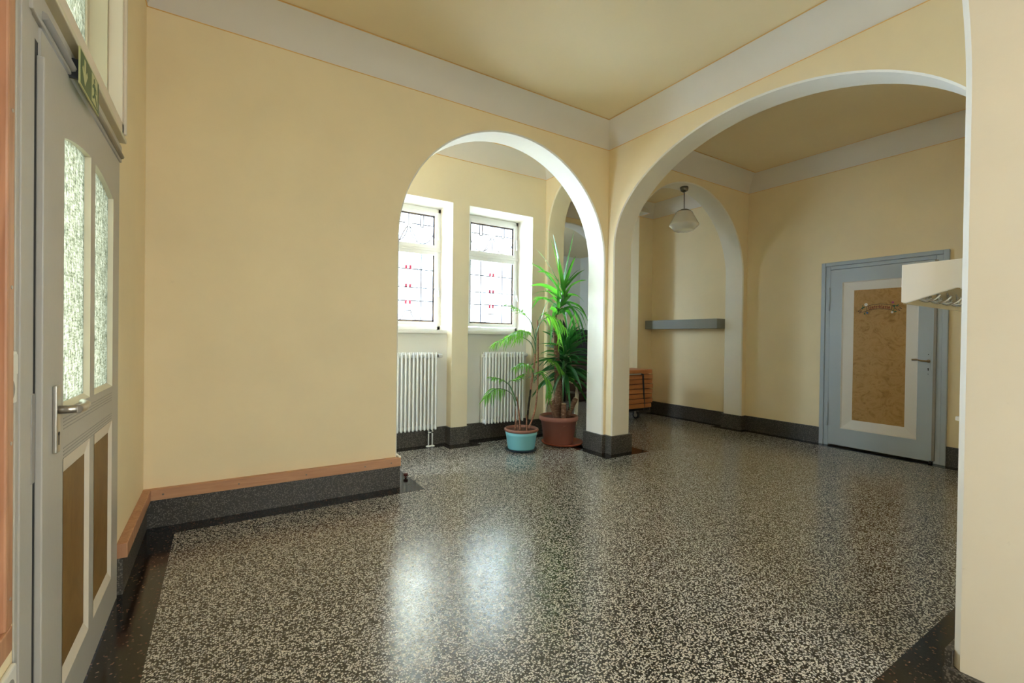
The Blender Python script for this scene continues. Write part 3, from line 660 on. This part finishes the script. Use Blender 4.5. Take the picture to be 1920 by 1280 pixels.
pan = MB().box(xi, xi + .004, GY0 - .005, GY1 + .005, GZ0 - .005, GZ1 + .005).build('ochre_panel', GOLD, leaf2)
MB().box(xc - .032, xc - .0, 1.676, 1.70, .03, 2.12).build('seal_strip', SHADOWGREY, d2, .003)
for za, zb in ((1.63, 1.905), (.24, .515)):
    MB().tube([(xc - .036, 2.672, za), (xc - .036, 2.672, zb)], .0075, 10).tube([(xc - .036, 2.672, (za + zb) / 2 - .002), (xc - .036, 2.672, (za + zb) / 2 + .002)], .0088, 10).tube([(xc - .036, 2.672, zb), (xc - .036, 2.672, zb + .012)], .005, 8).build('hinge', BLUED, d2)
mb = MB(); flat(mb, [(1.762, 1.17), (1.712, 1.17), (1.718, 1.10), (1.722, 1.02), (1.702, .90), (1.772, .90), (1.752, 1.02), (1.756, 1.10)], xf2 - .003, .003)
mb.build('handle_plate', BLUED, leaf2)
MB().tube([(xf2 - .002, 1.735, 1.065), (xf2 - .05, 1.735, 1.065)], .009, 10).tube(bezier([(xf2 - .05, 1.73, 1.065), (xf2 - .052, 1.78, 1.068), (xf2 - .05, 1.82, 1.078), (xf2 - .046, 1.86, 1.076)], 6), [.009] * 8 + [.007] * 4 + [.010] * 7, 10).tube([(xf2 - .003, 1.735, 1.065), (xf2 - .009, 1.735, 1.065)], .016, 14).build('door_handle', BRASS, leaf2)
mb = MB()
for z, r in ((1.135, .004), (.985, .007), (.93, .004)): mb.tube([(xf2 - .0028, 1.737, z), (xf2 - .0042, 1.737, z)], r, 10)
mb.box(xf2 - .0042, xf2 - .0028, 1.7335, 1.7405, .965, .985)
mb.build('keyhole', BLACK, leaf2)
# painted banner: drawn on the panel face (view from -x: screen right = -y)
xs = xi - .0008
BC = (2.178, 1.655)
def bp_(u, v): return (BC[0] - u, BC[1] + v)       # u to the viewer's right, v up
def stroke(mb, pts, w):
    pts = [bp_(*p) for p in pts]
    for i, (p, q) in enumerate(zip(pts, pts[1:])):
        d = Vector((q[0] - p[0], q[1] - p[1])); 
        if d.length < 1e-6: continue
        d.normalize(); n_ = Vector((-d.y, d.x)) * w; e = d * w * .4
        mb.add([(xs, p[0] - e.x + n_.x, p[1] - e.y + n_.y), (xs, q[0] + e.x + n_.x, q[1] + e.y + n_.y), (xs, q[0] + e.x - n_.x, q[1] + e.y - n_.y), (xs, p[0] - e.x - n_.x, p[1] - e.y - n_.y)], [(0, 1, 2, 3)])
def arc(u0, u1, v0, rise, n=16): return [(u0 + (u1 - u0) * k / n, v0 + rise * (1 - (2 * k / n - 1) ** 2)) for k in range(n + 1)]
mb = MB()
for w_ in (1,):
    stroke(mb, arc(-.122, .118, .012, .020), .0024); stroke(mb, arc(-.122, .112, -.040, .018), .0024)
    stroke(mb, [(-.122, .012), (-.118, -.040)], .0024); stroke(mb, [(.118, .012), (.108, -.040)], .0024)
    stroke(mb, [(-.135, .005), (-.17, -.012), (-.206, -.042), (-.168, -.038), (-.196, -.064), (-.150, -.05), (-.118, -.040)], .0022)
    stroke(mb, [(.118, .012), (.15, .006), (.204, -.026), (.172, -.032), (.188, -.052), (.155, -.036), (.135, -.004)], .0022)
    stroke(mb, [(.15, .006), (.172, -.032)], .0012)
mb.build('banner_outline', INK, pan)
def blob(name, M, items):
    mb = MB()
    for u, v, r, k in items:
        if k == 1: pts = [(u + r * math.cos(a * math.pi / 8), v + r * math.sin(a * math.pi / 8)) for a in range(16)]
        elif k == 2: pts = [(u + (r if a % 2 == 0 else r * .55) * math.cos(a * math.pi / 6), v + (r if a % 2 == 0 else r * .55) * math.sin(a * math.pi / 6)) for a in range(12)]
        else: c_, s_ = math.cos(k), math.sin(k); pts = [(u + r * math.cos(a * math.pi / 6) * c_ - .4 * r * math.sin(a * math.pi / 6) * s_, v + r * math.cos(a * math.pi / 6) * s_ + .4 * r * math.sin(a * math.pi / 6) * c_) for a in range(12)]
        P = [bp_(*p) for p in pts]; n = len(P); mb.add([(xs - .0004, *bp_(u, v))] + [(xs - .0004, *p) for p in P], [(0, 1 + i, 1 + (i + 1) % n) for i in range(n)])
    return mb.build(name, M, pan)
blob('leaf_sprig', mat('leaf_paint', (0.02, 0.10, 0.05), .6), [(-.155, .0, .016, .4), (-.165, -.012, .013, 2.4), (-.16, .018, .010, 1.6), (.135, .004, .016, 2.0), (.165, .010, .015, .4), (.138, -.020, .010, 1.2), (.125, -.046, .013, 1.1), (.145, -.058, .014, .2), (-.14, -.072, .013, 1.9), (-.128, -.052, .009, .4)])
blob('white_flower', mat('white_flower_paint', (0.75, 0.74, 0.70), .6), [(-.128, .032, .017, 1), (.118, -.064, .016, 2)])
blob('blue_flower', mat('blue_flower_paint', (0.02, 0.12, 0.33), .6), [(-.115, -.062, .014, 2)])
blob('pink_flower', mat('pink_flower_paint', (0.35, 0.05, 0.20), .6), [(.122, .044, .016, 2)])
mb = MB()
for u, v in ((-.128, .032), (.118, -.064)): pass
# lettering: broken-script strokes, each letter on the banner curve
G = {  # strokes in a unit cell (x 0..w, y 0..1)
 'U': (1.0, [[(.0, .85), (.25, 1.0), (.2, .2), (.45, .0)], [(.45, .0), (.75, .15), (.75, .95)], [(.75, .15), (.95, .0)]]),
 'n': (.72, [[(.1, .62), (.2, .7), (.2, .02)], [(.2, .58), (.45, .7), (.5, .6), (.5, .02), (.62, .0)]]),
 't': (.5, [[(.25, .95), (.25, .08), (.42, .0)], [(.05, .66), (.45, .66)]]),
 'e': (.6, [[(.45, .06), (.25, .0), (.14, .15), (.14, .55), (.3, .7), (.45, .58), (.42, .42), (.16, .32)]]),
 'r': (.5, [[(.08, .64), (.2, .7), (.2, .02)], [(.2, .56), (.36, .7), (.46, .6)]]),
 'k': (.6, [[(.15, 1.0), (.15, .0)], [(.15, .62), (.4, .72), (.42, .5), (.16, .4)], [(.2, .4), (.5, .0)]]),
 'l': (.35, [[(.1, .98), (.18, 1.0), (.18, .08), (.3, .0)]]),
 'a': (.64, [[(.12, .6), (.3, .7), (.46, .6), (.46, .08), (.58, .0)], [(.46, .38), (.2, .36), (.12, .16), (.26, .0), (.46, .14)]]),
 's': (.55, [[(.44, .62), (.28, .7), (.14, .56), (.2, .42), (.4, .3), (.44, .14), (.28, .0), (.12, .08)]])}
mb = MB(); word = 'Unterklasse'; tw_ = sum(G[c][0] for c in word); sc_ = .205 / tw_; u = -.106
hgt = .036
for c in word:
    wd, st = G[c]
    for s_ in st:
        def mp(p):
            uu = u + p[0] * sc_; t_ = (uu + .002) / .12; lift = .019 * (1 - t_ * t_)
            return (uu, -.034 + lift + p[1] * hgt)
        stroke(mb, [mp(p) for p in s_], .0027)
    u += wd * sc_
mb.build('lettering', RINK, pan)
# flower centres
blob('flower_centre', INK, [(-.128, .032, .004, 1), (.118, -.064, .004, 1), (.126, .042, .004, 1), (-.112, -.062, .004, 1)])
ds = thing('door_stop', 'small dark brush stop on the floor by the closed door', 'door stop', (xc - .06, 1.70, 0))
MB().lathe([(0, .0015), (.016, .0015), (.016, .012), (.008, .03), (.0, .032)], (xc - .06, 1.70, 0), 14).build('rubber_body', BLACK, ds)
MB().lathe([(0, .032), (.006, .032), (.005, .038), (0, .04)], (xc - .06, 1.70, 0), 10).build('screw_cap', CHROME, ds)
o = MB().lathe([(0, .0012), (.012, .0012), (.012, .006), (.007, .008), (.007, .016), (.020, .018), (.021, .036), (.017, .040), (0, .041)], (1.40, 3.935, 0), 18).build('floor_stop', [mat('red_brown_rubber', (0.07, 0.015, 0.01), .4)])
tag(o, 'small red brown rubber stop on the floor at the wall end', 'door stop')

# ------------------------------------------------------------------ grey wall shelf
sh = thing('wall_shelf', 'long grey box shelf on the wall below the pendant lamp', 'shelf', (XC, 4.75, 1.44))
MB().box(XC - .195, XC, 4.06, 5.40, 1.43, 1.572).build('shelf_body', SHELFG, sh, .004)

# ------------------------------------------------------------------ pendant lamp
lp = thing('pendant_lamp', 'opal glass pendant lamp hanging in the far archway', 'lamp', (5.06, 3.87, 3.232))
MB().lathe([(.0, 0.0), (.050, -.002), (.052, -.018), (.045, -.05), (.020, -.068), (.0, -.07)], (5.06, 3.87, 3.232), 24).build('ceiling_cup', NICKEL, lp)
MB().tube([(5.06, 3.87, 3.17), (5.065, 3.87, 2.93)], .0065, 10).build('rod', NICKEL, lp)
MB().lathe([(.0, .03), (.04, .028), (.085, .005), (.09, -.0)], (5.066, 3.87, 2.915), 24).build('gallery_cap', NICKEL, lp)
MB().lathe([(.0, .012), (.085, .0), (.105, -.015), (.125, -.06), (.175, -.155), (.185, -.175), (.183, -.185), (.130, -.235), (.125, -.245), (.11, -.25), (.0, -.252)], (5.066, 3.87, 2.915), 40).build('lamp_shade', OPAL, lp)

# ------------------------------------------------------------------ coat rack on the back of the near pier
cr = thing('coat_rack', 'white box coat rack with metal hooks behind the near pier', 'coat rack', (2.3, YN, 1.42))
cx0, cx1 = 2.255, 3.35; ya, yb = YN, .712
prof = [(ya, 1.558), (yb, 1.556), (yb, 1.410), (yb - .012, 1.406), (ya + .022, 1.455), (ya, 1.449)]
MB().prism(prof, 'x', cx0, cx0 + .018).build('end_panel', WHITEP, cr, .002)
MB().prism(prof, 'x', cx1 - .018, cx1).build('end_panel', WHITEP, cr, .002)
MB().box(cx0 + .018, cx1 - .018, yb - .016, yb, 1.404, 1.556).build('front_board', KHAKI, cr, .002)
MB().box(cx0 + .018, cx1 - .018, ya, yb - .016, 1.54, 1.556).build('top_board', WHITEP, cr, .002)
MB().box(cx0 + .018, cx1 - .018, ya, ya + .016, 1.449, 1.54).build('rear_board', WHITEP, cr, .002)
hp = None
for k in range(8):
    x = cx0 + .085 + k * .125
    if hp is None:
        yi = yb - .016; h = MB()
        h.box(x - .006, x + .006, yi - .003, yi, 1.420, 1.475)
        h.tube(bezier([(x, yi - .004, 1.465), (x, yi - .01, 1.43), (x, yi - .035, 1.415), (x, yi - .062, 1.424), (x, yi - .078, 1.44)], 6), .0042, 8)
        h.tube(bezier([(x, yi - .006, 1.445), (x + .014, yi - .02, 1.425), (x + .03, yi - .035, 1.424), (x + .036, yi - .04, 1.436)], 6), .0036, 8)
        hp = h.build('hook', CHROME, cr); hx0 = x
    else:
        c = hp.copy(); COL.objects.link(c); c.parent = cr; c.matrix_parent_inverse = hp.matrix_parent_inverse.copy(); c.location.x = x - hx0
# small wooden ledge below
be = thing('wooden_ledge', 'small wooden ledge with white nosing behind the near pier', 'ledge', (2.6, YN, .95))
MB().box(2.36, 3.3, YN, .57, .962, .976).build('board', PINE, be, .003)
MB().box(2.345, 2.36, YN, .57, .961, .977).build('white_nosing', WHITEP, be, .003)

# ------------------------------------------------------------------ trolley with stacked boards
tr = thing('flat_trolley', 'black flat trolley on casters carrying stacked wooden boards', 'trolley', (5.45, 5.5, 0))
TX0, TX1, TY0, TY1 = 5.02, 5.80, 5.03, 5.40
TY1 = 5.42
TXm = 5.80
MB().box(TX0, TXm, 5.03, 5.38, .135, .178).box(TX0, TXm, 5.38, TY1, .135, .178).build('platform', BLACKM, tr, .004)
MB().tube(bezier([(5.665, 5.012, .14), (5.655, 5.008, .25), (5.60, 4.985, .66), (5.585, 4.98, .70), (5.54, 4.978, .715)], 6), .014, 10).tube([(5.54, 4.978, .715), (5.05, 4.978, .715)], .012, 10, 1).tube([(5.05, 4.978, .715), (5.03, 4.985, .69), (5.03, 5.01, .14)], .014, 10).build('handle_bar', [BLACKM, STEEL], tr)
for (x, y) in ((5.57, 5.09), (5.12, 5.09), (5.57, 5.33), (5.12, 5.33)):
    w_ = MB().tube([(x - .016, y, .06), (x + .016, y, .06)], .058, 24).build('caster_wheel', BLACK, tr)
    MB().tube([(x - .018, y, .06), (x + .018, y, .06)], .035, 20).build('wheel_hub', STEEL, w_)
    MB().box(x - .024, x - .019, y - .02, y + .02, .06, .135).box(x + .019, x + .024, y - .02, y + .02, .06, .135).box(x - .024, x + .024, y - .025, y + .025, .125, .135).build('fork', STEEL, w_)
edges = [5.825, 5.832, 5.832, 5.845, 5.832, 5.828, 5.835, 5.81][::-1]
labels_b = ['lowest orange wooden board of the stack on the trolley', 'second orange board from the bottom of the trolley stack', 'third orange board from the bottom of the trolley stack', 'fourth orange board from the bottom of the trolley stack',
 'fourth orange board from the top of the trolley stack, jutting right', 'third orange board from the top of the trolley stack', 'second orange board from the top of the trolley stack', 'topmost orange board of the stack on the trolley']
bo = None; bh = (0.79 - .18) / 8
for k in range(8):
    jx = edges[k] - 5.81
    if bo is None:
        bo = MB().box(5.03, 5.81, 5.0, 5.42, 0, bh - .011).build('wooden_board', BOARD, None, .003); o = bo
    else: o = bo.copy(); COL.objects.link(o)
    o.location = (jx, random.uniform(-.004, .004), .18 + k * bh); tag(o, labels_b[k], 'board', 'boards stacked on the trolley')
# hall: staircase, newel, handrail
st = thing('staircase', 'dark staircase rising beyond the far arch behind the yucca', 'staircase', (6.8, 8, 0), None, 'structure')
for k in range(9):
    z1 = .165 * (k + 1); y0 = 7.0 + .27 * k; sc2 = y0 / 7.0
    xl = 5.93 * sc2 - .02 + .012 * k
    MB().box(xl, xl + 1.6, y0, y0 + .33, z1 - .165, z1).build('step', DARKW if k > 4 else BROWNW, st, .006)
hr = thing('handrail', 'dark newel post and thin rail in the stair hall', 'railing', (5.75, 7.3, 0))
MB().tube(bezier([(5.80, 7.2, 0.0), (5.80, 7.2, .9), (5.84, 7.2, 1.25), (5.78, 7.2, 1.5), (5.70, 7.2, 1.62)], 8), .045, 10).build('newel', BLACKM, hr)
MB().tube([(5.9, 8.0, 2.45), (7.0, 9.2, 3.2)], .012, 8).tube([(5.9, 8.0, 2.45), (5.78, 7.2, 1.5)], .012, 8).build('rail', BLACKM, hr)
# folded chrome tube rack leaning behind the terracotta pot
fr_ = thing('chrome_rack', 'folded chrome tube rack leaning behind the terracotta pot', 'rack', (3.84, 4.5, 0))
mb = MB()
for k in range(6):
    a = (3.80 + k * .026, 4.50 + k * .02, .30 + 0.0 * k); b = (3.93 + k * .026, 4.62 + k * .02, .66 - k * .028)
    mb.tube([(a[0] - .10, a[1] - .1, .0 + .006), b], .0055, 8)
mb.tube([(3.93, 4.62, .66), (4.06, 4.72, .52)], .006, 8)
mb.build('tubes', CHROME, fr_)

# ------------------------------------------------------------------ potted plants
RL = random.Random(5)
def leaf_strap(mb, pts, w, n=12, fold=.25, mi=0, roll=.85):
    """tapered strap leaf through control points with a shallow central fold"""
    C = bezier(pts, max(3, n // max(1, len(pts) - 1))); m_ = len(C) - 1; vs = []; ro = RL.uniform(-roll, roll); cr_, sr_ = math.cos(ro), math.sin(ro)
    for i, p in enumerate(C):
        t = i / m_; d = (C[min(i + 1, m_)] - C[max(i - 1, 0)]).normalized()
        s = d.cross(Vector((0, 0, 1))); s = s.normalized() if s.length > .05 else Vector((1, 0, 0)); nn = s.cross(d).normalized(); s, nn = s * cr_ + nn * sr_, nn * cr_ - s * sr_
        ww = w * min(1, (.45 + 2.6 * t)) * (1 - t ** 2.2) ** .8 + .0006
        vs += [p - s * ww + nn * ww * fold, p, p + s * ww + nn * ww * fold]
    mb.add(vs, [f for i in range(m_) for f in ((3 * i, 3 * i + 1, 3 * i + 4, 3 * i + 3), (3 * i + 1, 3 * i + 2, 3 * i + 5, 3 * i + 4))], mi, True)
def droop(base, az, el, L, dr):
    """control points of an arching leaf"""
    d = Vector((math.cos(az) * math.cos(el), math.sin(az) * math.cos(el), math.sin(el))); b = Vector(base)
    return [b, b + d * L * .35 + Vector((0, 0, -dr * L * .06)), b + d * L * .7 + Vector((0, 0, -dr * L * .30)), b + d * L + Vector((0, 0, -dr * L * .75))]
yc = (3.42, 4.32)
yu = thing('potted_yucca', 'tall yucca with strap leaves in a terracotta coloured pot', 'potted plant', (yc[0], yc[1], 0))
MB().lathe([(.0, .02), (.165, .02), (.172, .03), (.208, .27), (.212, .27), (.214, .285), (.226, .288), (.232, .30), (.232, .335), (.226, .342), (.212, .338), (.205, .30), (.0, .30)], (yc[0] - .01, yc[1], 0), 48).build('pot', TERRA, yu)
tag_s = MB().lathe([(.0, .004), (.20, .004), (.238, .018), (.25, .034), (.244, .037), (.225, .022), (.0, .016)], (yc[0] + .035, yc[1] - .02, 0), 48).build('saucer', SAUCER, yu)
MB().lathe([(.0, .318), (.12, .322), (.207, .312)], (yc[0] - .01, yc[1], 0), 24).build('soil', SOIL, yu)
def trunk(pts, r0, r1, M=BARK, n=12):
    C = bezier(pts, 7); m_ = len(C) - 1
    rs = [(r0 + (r1 - r0) * i / m_) * (1 + .06 * math.sin(i * 2.1)) for i in range(m_ + 1)]
    o = MB().tube(C, rs, n).build('trunk', M, yu)
    return o
trunk([(3.40, 4.33, .29), (3.40, 4.33, .45), (3.395, 4.33, .68), (3.385, 4.33, .90), (3.365, 4.33, 1.2), (3.34, 4.34, 1.45), (3.38, 4.34, 1.62)], .052, .02)
trunk([(3.46, 4.36, .30), (3.48, 4.37, .55), (3.50, 4.37, .86)], .035, .028)
for pts, r in (([(3.385, 4.30, .29), (3.33, 4.29, .39), (3.255, 4.27, .54)], .038), ([(3.415, 4.24, .29), (3.412, 4.23, .40), (3.410, 4.23, .485)], .032), ([(3.49, 4.28, .29), (3.53, 4.27, .37), (3.61, 4.25, .535)], .030)):
    t_ = trunk(pts, r * 1.1, r); e = Vector(pts[-1]); d = (e - Vector(pts[-2])).normalized()
    MB().tube([e - d * .01, e + d * .008], [r * .98, r * .8], 12).build('cut_end', CUT, t_)
random.seed(11)
# top rosette
R1 = (3.47, 4.33, 1.75)
mb = MB()
for tip, w in (((3.594, 4.30, 2.555), .018), ((3.235, 4.25, 2.45), .015), ((3.313, 4.40, 2.45), .012), ((2.965, 4.22, 2.26), .015), ((3.62, 4.36, 2.45), .020), ((3.02, 4.25, 2.0), .017), ((2.92, 4.28, 1.83), .015),
               ((2.99, 4.30, 1.74), .015), ((3.01, 4.25, 2.085), .016), ((3.86, 4.45, 2.14), .011), ((3.84, 4.35, 1.98), .014), ((3.82, 4.35, 1.70), .015), ((3.45, 4.1, 2.2), .014), ((3.40, 4.0, 1.9), .016), ((3.55, 4.05, 2.05), .015), ((3.12, 4.55, 2.15), .014), ((3.6, 4.65, 2.2), .014), ((2.97, 4.3, 2.1), .008), ((3.2, 4.1, 2.15), .014)):
    b = Vector(R1) + Vector((random.uniform(-.015, .015), random.uniform(-.015, .015), random.uniform(-.06, .12))); t = Vector(tip); d = t - b
    upb = max(0, .16 - .12 * (d.z / d.length)) * d.length
    leaf_strap(mb, [b, b + d * .33 + Vector((0, 0, upb * .9)), b + d * .68 + Vector((0, 0, upb * .9)), t], w * 1.8)
mb.build('leaf_rosette', YLEAF, yu)
MB().tube(bezier([(3.37, 4.34, 1.60), (3.43, 4.33, 1.66), (3.47, 4.33, 1.85)], 6), [.02] * 6 + [.024] * 7, 10).build('stem', STEMG, yu)
# second rosette, drooping
R2 = (3.37, 4.33, 1.60)
mb = MB()
tips = [(2.99, 4.28, 1.70), (2.985, 4.3, 1.58), (3.13, 4.2, 1.55), (3.82, 4.3, 1.50), (3.79, 4.25, 1.30), (3.74, 4.22, 1.18), (3.06, 4.22, 1.45), (3.62, 4.15, 1.15), (3.5, 4.1, 1.2), (3.3, 4.05, 1.35), (3.2, 4.6, 1.7), (3.5, 4.62, 1.6), (3.66, 4.3, 1.22), (3.85, 4.35, 1.4), (3.10, 4.25, 1.85), (3.28, 4.2, 1.95), (3.32, 4.0, 1.75), (3.68, 4.1, 1.42), (3.45, 4.2, 1.08), (3.25, 4.3, 1.12)]
for tip in tips:
    b = Vector(R2) + Vector((random.uniform(-.02, .05), random.uniform(-.02, .02), random.uniform(-.08, .08))); t = Vector(tip); d = t - b
    hh = .22 * d.length if t.z < 1.75 else .1 * d.length
    leaf_strap(mb, [b, b + Vector((d.x * .38, d.y * .38, d.z * .15 + hh)), b + Vector((d.x * .75, d.y * .75, d.z * .5 + hh * .9)), t], random.uniform(.018, .027))
mb.build('leaf_rosette', YLEAF, yu)
# lower, fullest rosette along a short stem
mb = MB()
for k in range(92):
    z = .80 + .42 * (k / 92) ; az = k * 2.399 + random.uniform(-.2, .2); cxy = (3.50 + .03 * (z - .8), 4.33)
    el = -.25 + 1.35 * (k / 92) ** 1.15 + random.uniform(-.2, .2); L = random.uniform(.34, .52) * (1 - .12 * (k / 92))
    dr = random.uniform(.35, .9) * (1.1 - .75 * k / 92)
    if math.sin(az) > .1 and math.cos(az) > .4: L *= .75
    leaf_strap(mb, droop((cxy[0], cxy[1], z), az, el, L, dr), random.uniform(.019, .027))
for tip in ((3.044, 4.3, 1.17), (3.05, 4.28, 1.05), (3.13, 4.2, .97), (3.86, 4.34, 1.32), (3.70, 4.3, 1.48), (3.18, 4.25, 1.34), (3.495, 3.89, .86), (3.197, 4.2, .59), (3.07, 4.25, .77), (3.8, 4.4, .68), (3.72, 4.35, .57)):
    b = Vector((3.51, 4.33, max(.85, min(1.15, tip[2] - .1)))); t = Vector(tip); d = t - b
    leaf_strap(mb, [b, b + d * .35 + Vector((0, 0, .06)), b + d * .7 + Vector((0, 0, .05)), t], .018)
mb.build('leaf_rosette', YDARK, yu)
MB().tube([(3.50, 4.34, .80), (3.505, 4.33, 1.0), (3.51, 4.33, 1.2)], [.027, .024, .012], 10).build('stem', STEMG, yu)

# palm in the turquoise pot
pcx, pcy = 2.86, 4.29
pa = thing('potted_palm', 'slender palm with feathery fronds in a turquoise pot', 'potted plant', (pcx, pcy, 0))
MB().lathe([(.0, .02), (.145, .02), (.150, .03), (.172, .175), (.176, .18), (.178, .215), (.176, .215)], (pcx, pcy, 0), 44).build('pot', BLUEPOT, pa)
MB().lathe([(.176, .214), (.186, .216), (.192, .228), (.190, .242), (.180, .248), (.168, .242), (.163, .215), (.0, .21)], (pcx, pcy, 0), 44).build('pot_rim', RIMB, pa)
MB().lathe([(.0, .224), (.10, .228), (.165, .222)], (pcx, pcy, 0), 24).build('soil', SOIL, pa)
MB().lathe([(.0, .003), (.16, .003), (.182, .022), (.176, .026), (.155, .012), (.0, .01)], (pcx, pcy, 0), 40).build('saucer', DSAUCER, pa)
def cane(pts, r0, r1, M, nm='cane'):
    C = bezier(pts, 8); m_ = len(C) - 1
    rs = [(r0 + (r1 - r0) * i / m_) * (1 + (.12 if i % 3 == 0 else 0)) for i in range(m_ + 1)]
    return MB().tube(C, rs, 8).build(nm, M, pa)
cane([(2.905, 4.26, .22), (2.945, 4.28, .47), (2.972, 4.28, .67)], .011, .010, DCANE)
cane([(2.972, 4.28, .67), (2.99, 4.28, .80), (3.02, 4.28, .97), (3.03, 4.28, 1.12)], .012, .011, CANE)
cane([(3.03, 4.28, 1.10), (3.035, 4.28, 1.25), (3.03, 4.28, 1.36)], .008, .005, STEMG, 'stem')
cane([(2.99, 4.33, .22), (3.07, 4.33, .42), (3.10, 4.33, .66), (3.105, 4.33, .91), (3.10, 4.33, 1.21), (3.09, 4.33, 1.46)], .010, .009, CANE)
cane([(2.835, 4.28, .21), (2.82, 4.28, .41), (2.785, 4.28, .60)], .011, .005, CANE)
cane([(2.80, 4.32, .21), (2.80, 4.32, .46)], .009, .004, CANE)
cane([(2.885, 4.22, .21), (2.88, 4.22, .40)], .010, .004, CANE)
cane([(2.79, 4.24, .21), (2.76, 4.24, .36)], .007, .003, CANE)
def frond(pts, L, n=13, start=.35, ysp=1.0, dr=.35, nm='frond', w=.0085, seed=1):
    rr = random.Random(seed); C = bezier(pts, 8); m_ = len(C) - 1
    mb = MB().tube(C, [.005 * (1 - .75 * i / m_) + .0012 for i in range(m_ + 1)], 6, 1)
    for k in range(n):
        t = start + (1 - start) * k / (n - 1); i = min(int(t * m_), m_ - 1); p = C[i].lerp(C[i + 1], t * m_ - i); d = (C[i + 1] - C[i]).normalized()
        side = d.cross(Vector((0, 0, 1))); side = side.normalized() if side.length > .1 else Vector((0, 1, 0))
        u_ = (t - start) / (1 - start); l = 1.15 * L * (.55 + .45 * math.sin(math.pi * min(1, u_ * 1.1 + .12))) 
        for sg in (-1, 1):
            q = (side * sg * .62 * ysp + d * .75 + Vector((0, 0, rr.uniform(-.35, .15)))).normalized()
            a = p; leaf_strap(mb, [a, a + q * l * .4 + Vector((0, 0, -.02 * l)), a + q * l * .75 + Vector((0, 0, -dr * l * .45)), a + q * l + Vector((0, 0, -dr * l))], w * 1.0 * rr.uniform(.85, 1.15), 9)
    d = (C[-1] - C[-2]).normalized(); leaf_strap(mb, [C[-1], C[-1] + d * L * .4, C[-1] + d * L * .8 + Vector((0, 0, -.1 * L))], w, 8)
    return mb.build(nm, [PLEAF, STEMG], pa)
frond([(3.03, 4.28, 1.22), (2.96, 4.27, 1.42), (2.86, 4.25, 1.51), (2.74, 4.22, 1.575), (2.60, 4.2, 1.60)], .13, 13, .45, seed=1)
frond([(3.03, 4.28, 1.0), (3.0, 4.26, 1.21), (2.87, 4.22, 1.315), (2.73, 4.18, 1.32), (2.56, 4.14, 1.25)], .15, 15, .42, dr=.6, seed=2)
frond([(3.03, 4.28, 1.0), (2.99, 4.30, 1.18), (2.88, 4.33, 1.26), (2.74, 4.36, 1.27), (2.58, 4.38, 1.20)], .15, 14, .45, dr=.8, seed=3)
frond([(3.02, 4.28, .74), (3.0, 4.27, .86), (2.93, 4.25, .935), (2.83, 4.22, .965), (2.72, 4.2, .935)], .13, 12, .35, dr=.6, seed=4)
frond([(2.785, 4.28, .55), (2.70, 4.27, .71), (2.62, 4.25, .77), (2.52, 4.22, .815), (2.43, 4.2, .83)], .11, 10, .5, seed=5)
frond([(2.785, 4.28, .55), (2.70, 4.28, .71), (2.66, 4.26, .765), (2.74, 4.22, .81), (2.80, 4.2, .84)], .09, 9, .6, seed=6)
frond([(2.775, 4.28, .50), (2.71, 4.26, .63), (2.57, 4.22, .70), (2.44, 4.18, .705), (2.33, 4.16, .64)], .13, 12, .45, dr=.7, seed=7)
frond([(3.03, 4.28, 1.25), (3.07, 4.25, 1.42), (3.16, 4.2, 1.50), (3.24, 4.15, 1.47), (3.30, 4.1, 1.38)], .12, 11, .3, dr=.9, seed=8)
frond([(3.09, 4.33, 1.44), (3.14, 4.30, 1.53), (3.22, 4.25, 1.50), (3.29, 4.2, 1.36), (3.32, 4.2, 1.22)], .12, 11, .2, dr=.9, seed=9)
frond([(3.03, 4.28, .80), (3.05, 4.24, .86), (3.10, 4.18, .82), (3.12, 4.15, .72), (3.12, 4.14, .62)], .14, 12, .15, dr=.5, w=.010, seed=10)
frond([(3.10, 4.33, .92), (3.18, 4.28, 1.0), (3.26, 4.22, .98), (3.32, 4.18, .90)], .13, 11, .25, dr=.6, seed=12)
